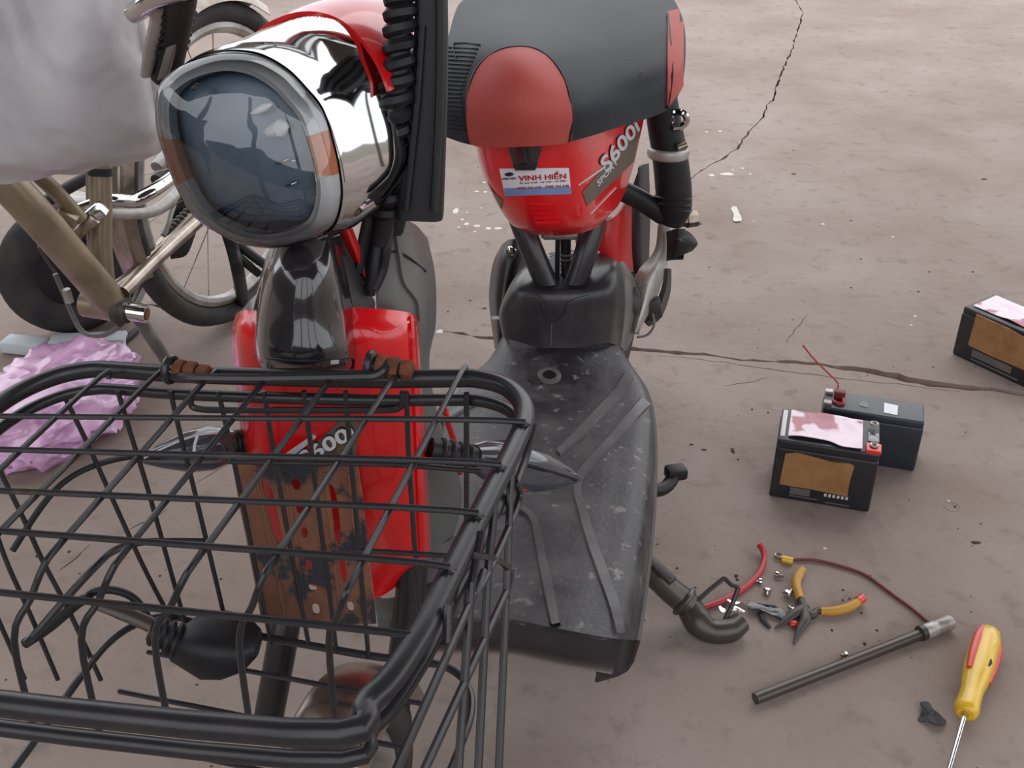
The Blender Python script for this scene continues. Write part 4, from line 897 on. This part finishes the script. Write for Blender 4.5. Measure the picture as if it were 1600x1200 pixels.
obj('cable_ferrule', tube([pY(103, 452, 1.84), pY(109, 472, 1.84)], 0.008, 10), M_lgrey, bic)
obj('stay_wire', tube([pY(60, 385, 1.8), pY(75, 410, 1.82), pY(86, 425, 1.84)], 0.003, 7), M_iron, bic)
obj('dark_frame_tube', tube([pY(50, 330, 1.9), pY(95, 300, 1.95), pY(140, 275, 2.0)], 0.012, 10), M_mud, bic)  # dark coloured tube beyond the frame
obj('rear_frame_tube', tube([pY(245, 262, 2.2), pY(275, 225, 2.28), pY(310, 180, 2.35)], 0.014, 10), M_lgrey, bic)
obj('rear_frame_tube', tube([pY(246, 284, 2.3), pY(268, 262, 2.35), pY(300, 220, 2.4)], 0.018, 10), M_rub, bic)
# fat tyre with a mudguard seen end-on beyond the tube
ft = tag(empty('parked_wheel', pZ(112, 522)), 'fat black tyre with silver mudguard behind the champagne bicycle tube', 'wheel')
fc = pZ(132, 514); fx = Vector((0.55, -0.83, 0)).normalized(); fcn = Vector((fc.x, fc.y, 0.150))
obj('tyre', torus(fcn, fx, 0.108, 0.042, 48, 12), M_tyre, ft)
obj('hub', spindle(fcn-fx*0.03, fcn+fx*0.03, [(0, .05, .05), (.1, .09, .09), (.9, .09, .09), (1, .05, .05)], 28), M_rub, ft)
fd = UPV.cross(fx).normalized(); mg = []
for i in range(12):
    a = math.radians(10+i*13); d = UPV*math.cos(a)-fd*math.sin(a)*(-1 if fd.x > 0 else 1); c = fcn+d*0.162
    mg.append([c-fx*0.05-d*0.02, c-fx*0.03, c, c+fx*0.03, c+fx*0.05-d*0.02])
obj('mudguard', Patch(mg, 4, 3, 0.002).vf, M_lgrey, ft)

# ================================================================== bags, foam
def lumpy(c, rx, ry, rz, amp, freq, seed, nu=48, nv=32, flat=True, ridge=False):
    V = []; Fc = []
    for j in range(nv+1):
        ph = math.pi*j/nv
        for i in range(nu):
            a = 2*math.pi*i/nu; d = Vector((math.sin(ph)*math.cos(a), math.sin(ph)*math.sin(a), math.cos(ph)))
            k = noise.noise(d*freq+Vector((seed, 0, 0)))
            if ridge: k = (1-abs(k)*2.2)+0.5*(1-abs(noise.noise(d*freq*2.3+Vector((0, seed, 0))))*2)
            else: k += 0.5*noise.noise(d*freq*2.1+Vector((0, seed, 1)))
            q = 1+amp*k; p = c+Vector((d.x*rx*q, d.y*ry*q, d.z*rz*q))
            if flat: p.z = max(p.z, 0.001+0.0004*math.sin(i*3.0))
            V.append(p)
    for j in range(nv):
        for i in range(nu): Fc.append((j*nu+i, j*nu+(i+1) % nu, (j+1)*nu+(i+1) % nu, (j+1)*nu+i))
    return V, Fc
pb = pZ(100, 645); o = obj('plastic_bag', lumpy(pb+Vector((0, 0, 0.03)), 0.115, 0.17, 0.06, 0.25, 1.7, 4.2, 96, 64, ridge=True), M_pink, angle=70)
tag(o, 'crumpled pink plastic bag on the floor', 'bag')
wb = Patch([
 [(-90, -60, 1.45), (0, -65, 1.36), (80, -62, 1.32), (150, -60, 1.33), (195, -50, 1.37), (212, -40, 1.44)],
 [(-90, 40, 1.43), (0, 40, 1.33), (80, 42, 1.285), (150, 44, 1.29), (200, 46, 1.34), (215, 50, 1.42)],
 [(-90, 120, 1.42), (0, 120, 1.31), (80, 122, 1.265), (150, 122, 1.28), (212, 112, 1.33), (235, 108, 1.42)],
 [(-90, 190, 1.42), (0, 192, 1.32), (80, 195, 1.275), (150, 190, 1.29), (225, 185, 1.34), (250, 180, 1.42)],
 [(-90, 245, 1.43), (0, 250, 1.345), (80, 248, 1.31), (150, 240, 1.32), (222, 226, 1.37), (252, 218, 1.43)],
 [(-90, 285, 1.46), (0, 288, 1.40), (60, 284, 1.38), (130, 274, 1.39), (200, 250, 1.42), (235, 232, 1.46)]], 8, 8, 0.003)
V, Fc = wb.vf; half = len(V)//2
for i in range(half):
    p = V[i]; k = 0.012*noise.noise(p*9)+0.010*(0.5-abs(noise.noise(Vector((p.x*16+p.z*9, p.y*10, p.z*7)))))+0.004*(0.5-abs(noise.noise(p*38)))
    V[i] = p+wb.N[i]*k; V[i+half] = V[i+half]+wb.N[i]*k
wbo = tag(empty('plastic_bag', V[half-1]), 'large white translucent plastic bag hanging at the upper left', 'bag')
obj('bag_front', (V, Fc), M_bag, wbo)
bk = Patch([[wb.V[(r*8)*wb.nc+c*8] + Vector((0, 0.015+0.09*math.sin(math.pi*c/5)*math.sin(math.pi*min(r+1, 5)/6), 0)) for c in range(6)] for r in range(6)], 5, 5, 0.002)
obj('bag_back', bk.vf, M_bag, wbo)
for i, (cx_, cy_, w_, h_, rz) in enumerate(((140, 540, .16, .045, 0.1), (40, 548, .09, .045, -0.2))):
    p = pZ(cx_, cy_)
    o = obj('foam_sheet', box(p+Vector((0, 0, 0.012 if i == 0 else 0.014)), Vector((w_/2*math.cos(rz), w_/2*math.sin(rz), 0)), Vector((-h_/2*math.sin(rz), h_/2*math.cos(rz), 0)), Vector((0, 0, 0.011 if i == 0 else 0.013)), 0.004), M_foam)
    tag(o, ('larger' if i == 0 else 'smaller')+' white foam piece on the floor between pink bag and fat tyre', 'foam')
o = obj('wooden_stick', tube([pZ(178, 545, .008), pZ(200, 528, .008), pZ(214, 516, .008)], 0.007, 8), M_mud); tag(o, 'short dark stick on the floor beside the pink bag', 'stick')

# ================================================================== batteries
def battery(name, bl, br, h, dep, label, kind):
    A = pZ(*bl); B = pZ(*br); ex = (B-A); w = ex.length; ex.normalize(); ey = Vector((-ex.y, ex.x, 0))
    t = tag(empty(name, A+ex*w/2+ey*dep/2), label, 'battery', 'old batteries on the floor')
    c = A+ex*w/2+ey*dep/2
    obj('case', box(c+UPV*(h*0.44), ex*(w/2), ey*(dep/2), UPV*(h*0.44-0.0005), 0.004, 3), M_batt if kind != 1 else M_battg, t)
    lidc = c+UPV*(h*0.93)
    obj('lid', box(lidc, ex*(w/2-0.001), ey*(dep/2-0.001), UPV*(h*0.07), 0.004, 3), M_batt if kind != 1 else M_battg, t)
    return t, A, ex, ey, w, c
t, A, ex, ey, w, c = battery('battery', (1201, 776), (1357, 802), 0.120, 0.108, 'black battery with brown cardboard label and crumpled pink wrapper on top', 0)
h = 0.120
bF = Flat(A-ey*0.0006, -ey)
def bp(u, v, o_=0.0): return A+ex*(u*w)+UPV*(v*h)-ey*o_
def sheet_on(pts, n_, th_): return plate(pts, [], n_*th_)
obj('cardboard_label', sheet_on([bp(u, v, .0005) for u, v in ((.085, .27), (.10, .80), (.20, .845), (.35, .82), (.55, .78), (.73, .80), (.775, .77), (.76, .50), (.765, .245), (.40, .27))], -ey, 0.003), M_card, t, smooth=False)
for u0, u1, v0, v1 in ((.20, .48, .08, .10), (.20, .40, .12, .24), (.56, .80, .06, .08)):
    obj('label_print', sheet_on([bp(u0, v0, .0003), bp(u1, v0, .0003), bp(u1, v1, .0003), bp(u0, v1, .0003)], -ey, 0.0006), M_taupe, t, smooth=False)
for k in range(6):
    u0 = .54+k*.042
    obj('label_print', sheet_on([bp(u0, .17, .0003), bp(u0+.026, .17, .0003), bp(u0+.026, .22, .0003), bp(u0, .22, .0003)], -ey, 0.0006), M_silver, t, smooth=False)
dep = 0.108
def btop(u, v, o_): return A+ex*(u*w)+ey*(v*dep)+UPV*(h+o_)
g = []
for j in range(5):
    row = []
    for i in range(8):
        u = .10+.72*i/7; v = .12+.78*j/4; k = noise.noise(Vector((u*5, v*4, 2)))
        row.append(btop(u, v-(0.25 if (j == 0 and i > 4) else 0)*0.3, .004+.006*max(0, k)))
    g.append(row)
obj('wrapper', Patch(g, 5, 5, 0.0012).vf, M_pinkst, t, label='crumpled pink and white wrapper')
for u, v, m in ((.93, .78, M_batt), (.93, .15, M_redp)):
    q = btop(u, v, 0)
    to = obj('terminal_post', spindle(q-UPV*.002, q+UPV*.008, [(0, .0125, .0125), (.8, .0125, .0125), (1, .010, .010)], 18), m, t)
    obj('terminal', torus(q+UPV*.0085, UPV, .0055, .0022, 18, 8), M_steel, to)
    obj('terminal_hole', spindle(q+UPV*.008, q+UPV*.0092, [(0, .004, .004), (1, .004, .004)], 12), M_rub, to)
obj('terminal_pad', box(btop(.93, .13, .002), ex*.0125, ey*.0125, UPV*.004, 0.002), M_redp, t, label='red terminal pad')
obj('vent_strip', box(btop(.045, .5, .001), ex*.004, ey*.042, UPV*.002, 0.001), M_silver, t)
obj('terminal_well', box(btop(.93, .47, .0005), ex*.009, ey*.014, UPV*.0015, 0.0008), M_sig, t)
# second battery behind
t, A, ex, ey, w, c = battery('battery', (1272, 712), (1428, 738), 0.106, 0.068, 'plain blue-black battery standing behind the cardboard-labelled one', 1); h = 0.106; dep = 0.068
obj('label', sheet_on([btop(.60, .20, .0003), btop(.73, .16, .0003), btop(.735, .66, .0003), btop(.60, .70, .0003)], UPV, 0.0008), M_white, t, smooth=False, label='small white square sticker')
obj('label_residue', sheet_on([btop(.36, .35, .0003), btop(.44, .32, .0003), btop(.45, .5, .0003), btop(.40, .62, .0003), btop(.35, .5, .0003)], UPV, 0.0006), M_taupe, t, smooth=False)
for v in (.2, .8): obj('terminal', box(btop(.045, v, .003), ex*.007, ey*.006, UPV*.003, .001), M_lgrey, t)
obj('tape', box(btop(.13, .62, .008)+ex*.004, ex*.010, ey*.008, UPV*.008, .003), M_wire_d, t)
wr = [btop(.10, .8, .004), btop(.13, .7, .012), btop(.12, .85, .022)]+[pY(x, y, Y) for x, y, Y in ((1303, 596, wr_y) for wr_y in (btop(.12, .9, .0).y+0.02,))]
top = btop(.12, .85, .02)
obj('red_wire', tube([btop(.10, .75, .004), top, top+Vector((-.02, .02, .016)), top+Vector((-.042, .035, .034)), top+Vector((-.062, .045, .056))], 0.0016, 7), M_wire_r, t, label='thin red wire sticking up')
obj('red_strap', tube([btop(.16, .75, .008), btop(.20, .30, .004), btop(.14, .22, .004), btop(.09, .35, .004)], 0.0028, 7, sub=3), M_wire_r, t)
# third battery, cut by the right edge of the photograph
t, A, ex, ey, w, c = battery('battery', (1487, 553), (1634, 622), 0.115, 0.106, 'black battery with cardboard label at the far right edge', 2); h = 0.115; dep = 0.106
obj('cardboard_label', sheet_on([bp(u, v, .0005) for u, v in ((.15, .33), (.16, .97), (.5, .96), (.78, .90), (.78, .34), (.4, .32))], -ey, 0.003), M_card, t, smooth=False)
for u0, u1, v0, v1 in ((.2, .62, .14, .28), (.2, .7, .07, .10)):
    obj('label_print', sheet_on([bp(u0, v0, .0003), bp(u1, v0, .0003), bp(u1, v1, .0003), bp(u0, v1, .0003)], -ey, 0.0006), M_taupe, t, smooth=False)
g = [[btop(.06+.78*i/6, .15+.75*j/4, .003+.006*max(0, noise.noise(Vector((i*.9, j*.8, 7))))) for i in range(7)] for j in range(5)]
obj('wrapper', Patch(g, 5, 5, 0.0012).vf, M_pinkst, t)

# ================================================================== tools and scraps on the floor
pli = tag(empty('pliers', pZ(1256, 950)), 'long-nose pliers with yellow grips lying open beside the screws', 'pliers')
pv = pZ(1257, 952, .008)
obj('pivot', spindle(pv-UPV*.004, pv+UPV*.005, [(0, .012, .010), (.8, .012, .010), (1, .009, .008)], 16), M_iron, pli)
obj('jaw', tube([pv+Vector((.004, .006, 0)), pZ(1243, 958, .008), pZ(1228, 970, .006), pZ(1211, 982, .004)], [.008, .0085, .006, .0015], 10, flat=.8), M_iron, pli)
obj('jaw', tube([pv, pZ(1258, 968, .008), pZ(1249, 984, .006), pZ(1240, 1006, .004)], [.008, .0085, .006, .0015], 10, flat=.8), M_iron, pli)
g1 = obj('handle', tube([pv, pZ(1252, 940, .008), pZ(1249, 932, .008)], [.007, .006, .006], 10), M_iron, pli)
obj('grip', tube([pZ(1250, 936, .009), pZ(1244, 914, .010), pZ(1247, 900, .011), pZ(1254, 889, .012)], [.0065, .0075, .0075, .006], 12), M_yelo, pli, label='yellow grip')
obj('handle', tube([pv, pZ(1268, 962, .008), pZ(1276, 955, .008), pZ(1284, 955, .008)], [.007, .006, .0055, .0055], 10), M_iron, pli)
obj('grip', tube([pZ(1282, 955, .009), pZ(1302, 955, .009), pZ(1326, 949, .010), pZ(1344, 938, .011)], [.006, .0075, .0075, .0065], 12), M_yelo, pli, label='yellow grip')
obj('grip_end', tube([pZ(1340, 940, .011), pZ(1348, 934, .011)], [.0075, .007], 12), M_redp, pli)
obj('grip_end', spindle(pZ(1234, 976, .005), pZ(1246, 973, .005), [(0, .002, .002), (.3, .0055, .0045), (.7, .0055, .0045), (1, .002, .002)], 12), M_redp, pli)
o = obj('red_cable', tube([pZ(1086, 953, .006), pZ(1101, 949, .006), pZ(1137, 935, .005), pZ(1166, 917, .005), pZ(1186, 896, .006), pZ(1194, 875, .008), pZ(1192, 860, .012), pZ(1186, 851, .016)], .0048, 10), M_wire_r); tag(o, 'short thick red cable curling beside the bike stand', 'cable')
rc = tag(empty('terminal_cable', pZ(1240, 875)), 'dark red cable with yellow ring terminal above the pliers', 'cable')
obj('cable', tube([pZ(1238, 875, .004), pZ(1269, 875, .004), pZ(1300, 881, .0035), pZ(1347, 896, .0035), pZ(1376, 915, .0035), pZ(1400, 933, .0035), pZ(1425, 951, .0035), pZ(1450, 972, .004)], .0026, 8), M_wire_d, rc)
obj('sleeve', tube([pZ(1222, 873, .006), pZ(1239, 877, .006)], .0062, 14), M_yel, rc, label='yellow crimp sleeve')
obj('ring_terminal', torus(pZ(1216, 869, .005), Vector((.1, -.2, 1)), .0052, .0018, 20, 8), M_steel, rc)
wn_ = tag(empty('socket_wrench', pZ(1400, 1010)), 'dark steel rod wrench with bright chrome socket end', 'wrench')
a, b = pZ(1180, 1092, .010), pZ(1446, 988, .010)
obj('shaft', tube([a, b], .0082, 14), M_gunm, wn_)
obj('collar', tube([pZ(1437, 990, .0115), pZ(1447, 987, .0115)], .0115, 16), M_iron, wn_)
so_ = obj('socket', spindle(pZ(1444, 988, .0118), pZ(1485, 972, .0118), [(0, .0108, .0108), (.02, .0115, .0115), (.42, .0115, .0115), (.44, .0108, .0108), (.47, .0108, .0108), (.49, .0116, .0116), (.97, .0116, .0116), (1, .0108, .0108)], 22), M_lgrey, wn_, label='chrome socket')
obj('spot', spindle(a.lerp(b, .77)+UPV*.0068, a.lerp(b, .785)+UPV*.0068, [(0, .001, .0008), (.5, .003, .0012), (1, .001, .0008)], 10), M_lgrey, wn_)
sd = tag(empty('screwdriver', pZ(1520, 1080)), 'yellow handled screwdriver with red inlay at the lower right', 'screwdriver')
h0, h1 = pZ(1546, 985, .022), pZ(1508, 1116, .022)
obj('handle', spindle(h0, h1, [(0, .010, .010), (.04, .017, .016), (.15, .0205, .0195), (.45, .0205, .0195), (.62, .018, .017), (.74, .0150, .0145), (.86, .0155, .015), (.94, .0168, .0162), (.98, .0155, .015), (1, .011, .011)], 10), M_yel, sd)
hd = (h1-h0); T_ = hd.normalized(); sidev = T_.cross(UPV).normalized()
for sgn in (-1, 1):
    n_ = (-UPV*0.2-sidev*0.95).normalized() if sgn > 0 else (UPV*0.75+sidev*0.66).normalized()
    cs = [h0+hd*t_+n_*r_ for t_, r_ in ((.06, .0150), (.2, .0188), (.4, .0188), (.58, .0165))]
    obj('inlay', tube(cs, [.004, .0062, .0062, .0045], 10), M_redp, sd, label='red inlay')
obj('shank', tube([h1-hd*0.02, h1+hd*0.75-UPV*.014], .0032, 12), M_chrome, sd, label='bright steel shank')
obj('ferrule_hole', tube([h1-hd*0.01, h1+hd*0.006], .0055, 12), M_yelo, sd)
obj('stamp', spindle(h0+hd*.42+(UPV*.75-sidev*.6)*.0200, h0+hd*.50+(UPV*.75-sidev*.6)*.0200, [(0, .001, .0006), (.5, .003, .0008), (1, .001, .0006)], 8), M_rag, sd)
for i, (x, y, r, lab) in enumerate(((1187, 905, .006, 'small screw lying against the red cable'), (1199, 921, .0065, 'small dull screw between red cable and tape scrap'), (1215, 895, .0065, 'small screw lying below the yellow ring terminal'), (1231, 925, .008, 'brightest silver nut beside the pliers grip'), (1239, 951, .0065, 'small silver nut touching the pliers jaw'), (1321, 1020, .005, 'small pale screw beside the wrench shaft'))):
    sc_ = tag(empty('screw', pZ(x, y)), lab, 'screw', 'loose screws on the floor'); q = pZ(x, y+3, r*.8); d = Vector((math.cos(i*1.3), math.sin(i*1.3), 0))
    obj('head', spindle(q-d*r*.2, q+d*r*.7, [(0, r, r*.85), (.7, r, r*.85), (1, r*.6, r*.5)], 6 if i % 2 else 12), M_chrome, sc_)
    obj('thread', spindle(q-d*r*1.5, q-d*r*.1, [(0, r*.3, r*.3), (.1, r*.45, r*.45), (1, r*.45, r*.45)], 10), M_steel, sc_)
def scrap(name, pts, m, label, cat, lift=0.01, th_=0.001, seed=0.0):
    O = [pZ(x, y) for x, y in pts]; O = cat_rom(O, 3, True); c_ = sum(O, Vector())/len(O); n_ = len(O); rings = 4
    topv = [c_]+[c_.lerp(o_, (k+1)/rings) for k in range(rings) for o_ in O]
    tv = []; 
    for p in topv: z = 0.0014+lift*max(0, 0.35+noise.noise(Vector((p.x*45, p.y*45, seed)))); tv.append(Vector((p.x, p.y, z)))
    bv_ = [p-UPV*th_ for p in tv]
    Fc_ = [(0, 1+k, 1+(k+1) % n_) for k in range(n_)]
    for r in range(rings-1):
        for k in range(n_): a_ = 1+r*n_; b_ = 1+(r+1)*n_; Fc_.append((a_+k, b_+k, b_+(k+1) % n_, a_+(k+1) % n_))
    o = obj(name, sheet(tv, bv_, Fc_), m); tag(o, label, cat); return o
scrap('tape_scrap', [(1171, 942), (1190, 946), (1210, 951), (1226, 957), (1224, 968), (1212, 968), (1195, 963), (1180, 960), (1168, 957)], M_foil, 'shiny blue-black tape scrap left of the pliers', 'tape', .010, seed=1.0)
o = obj('tape_strip', tube([pZ(1187, 957, .005), pZ(1194, 970, .004), pZ(1203, 981, .003)], [.004, .0045, .003], 8, flat=.5), M_rag); tag(o, 'narrow black strip between tape scrap and pliers tip', 'tape')
scrap('rubber_scrap', [(1436, 1104), (1446, 1098), (1453, 1101), (1458, 1112), (1470, 1120), (1478, 1128), (1474, 1137), (1462, 1140), (1450, 1133), (1434, 1126), (1440, 1114)], M_rag, 'torn black scrap beside the screwdriver', 'scrap', .008, seed=5.0)
scrap('clear_film_scrap', [(1122, 946), (1136, 940), (1150, 946), (1166, 952), (1158, 962), (1140, 960), (1126, 956)], M_film, 'crumpled clear plastic film by the stand foot', 'film', .012, 0.0006, seed=2.0)
scrap('plaster_flake', [(1142, 326), (1150, 325), (1155, 334), (1159, 345), (1150, 348), (1145, 345), (1146, 336)], M_fleck, 'white plaster flake on the open floor behind the pedal', 'flake', .004, seed=3.0)
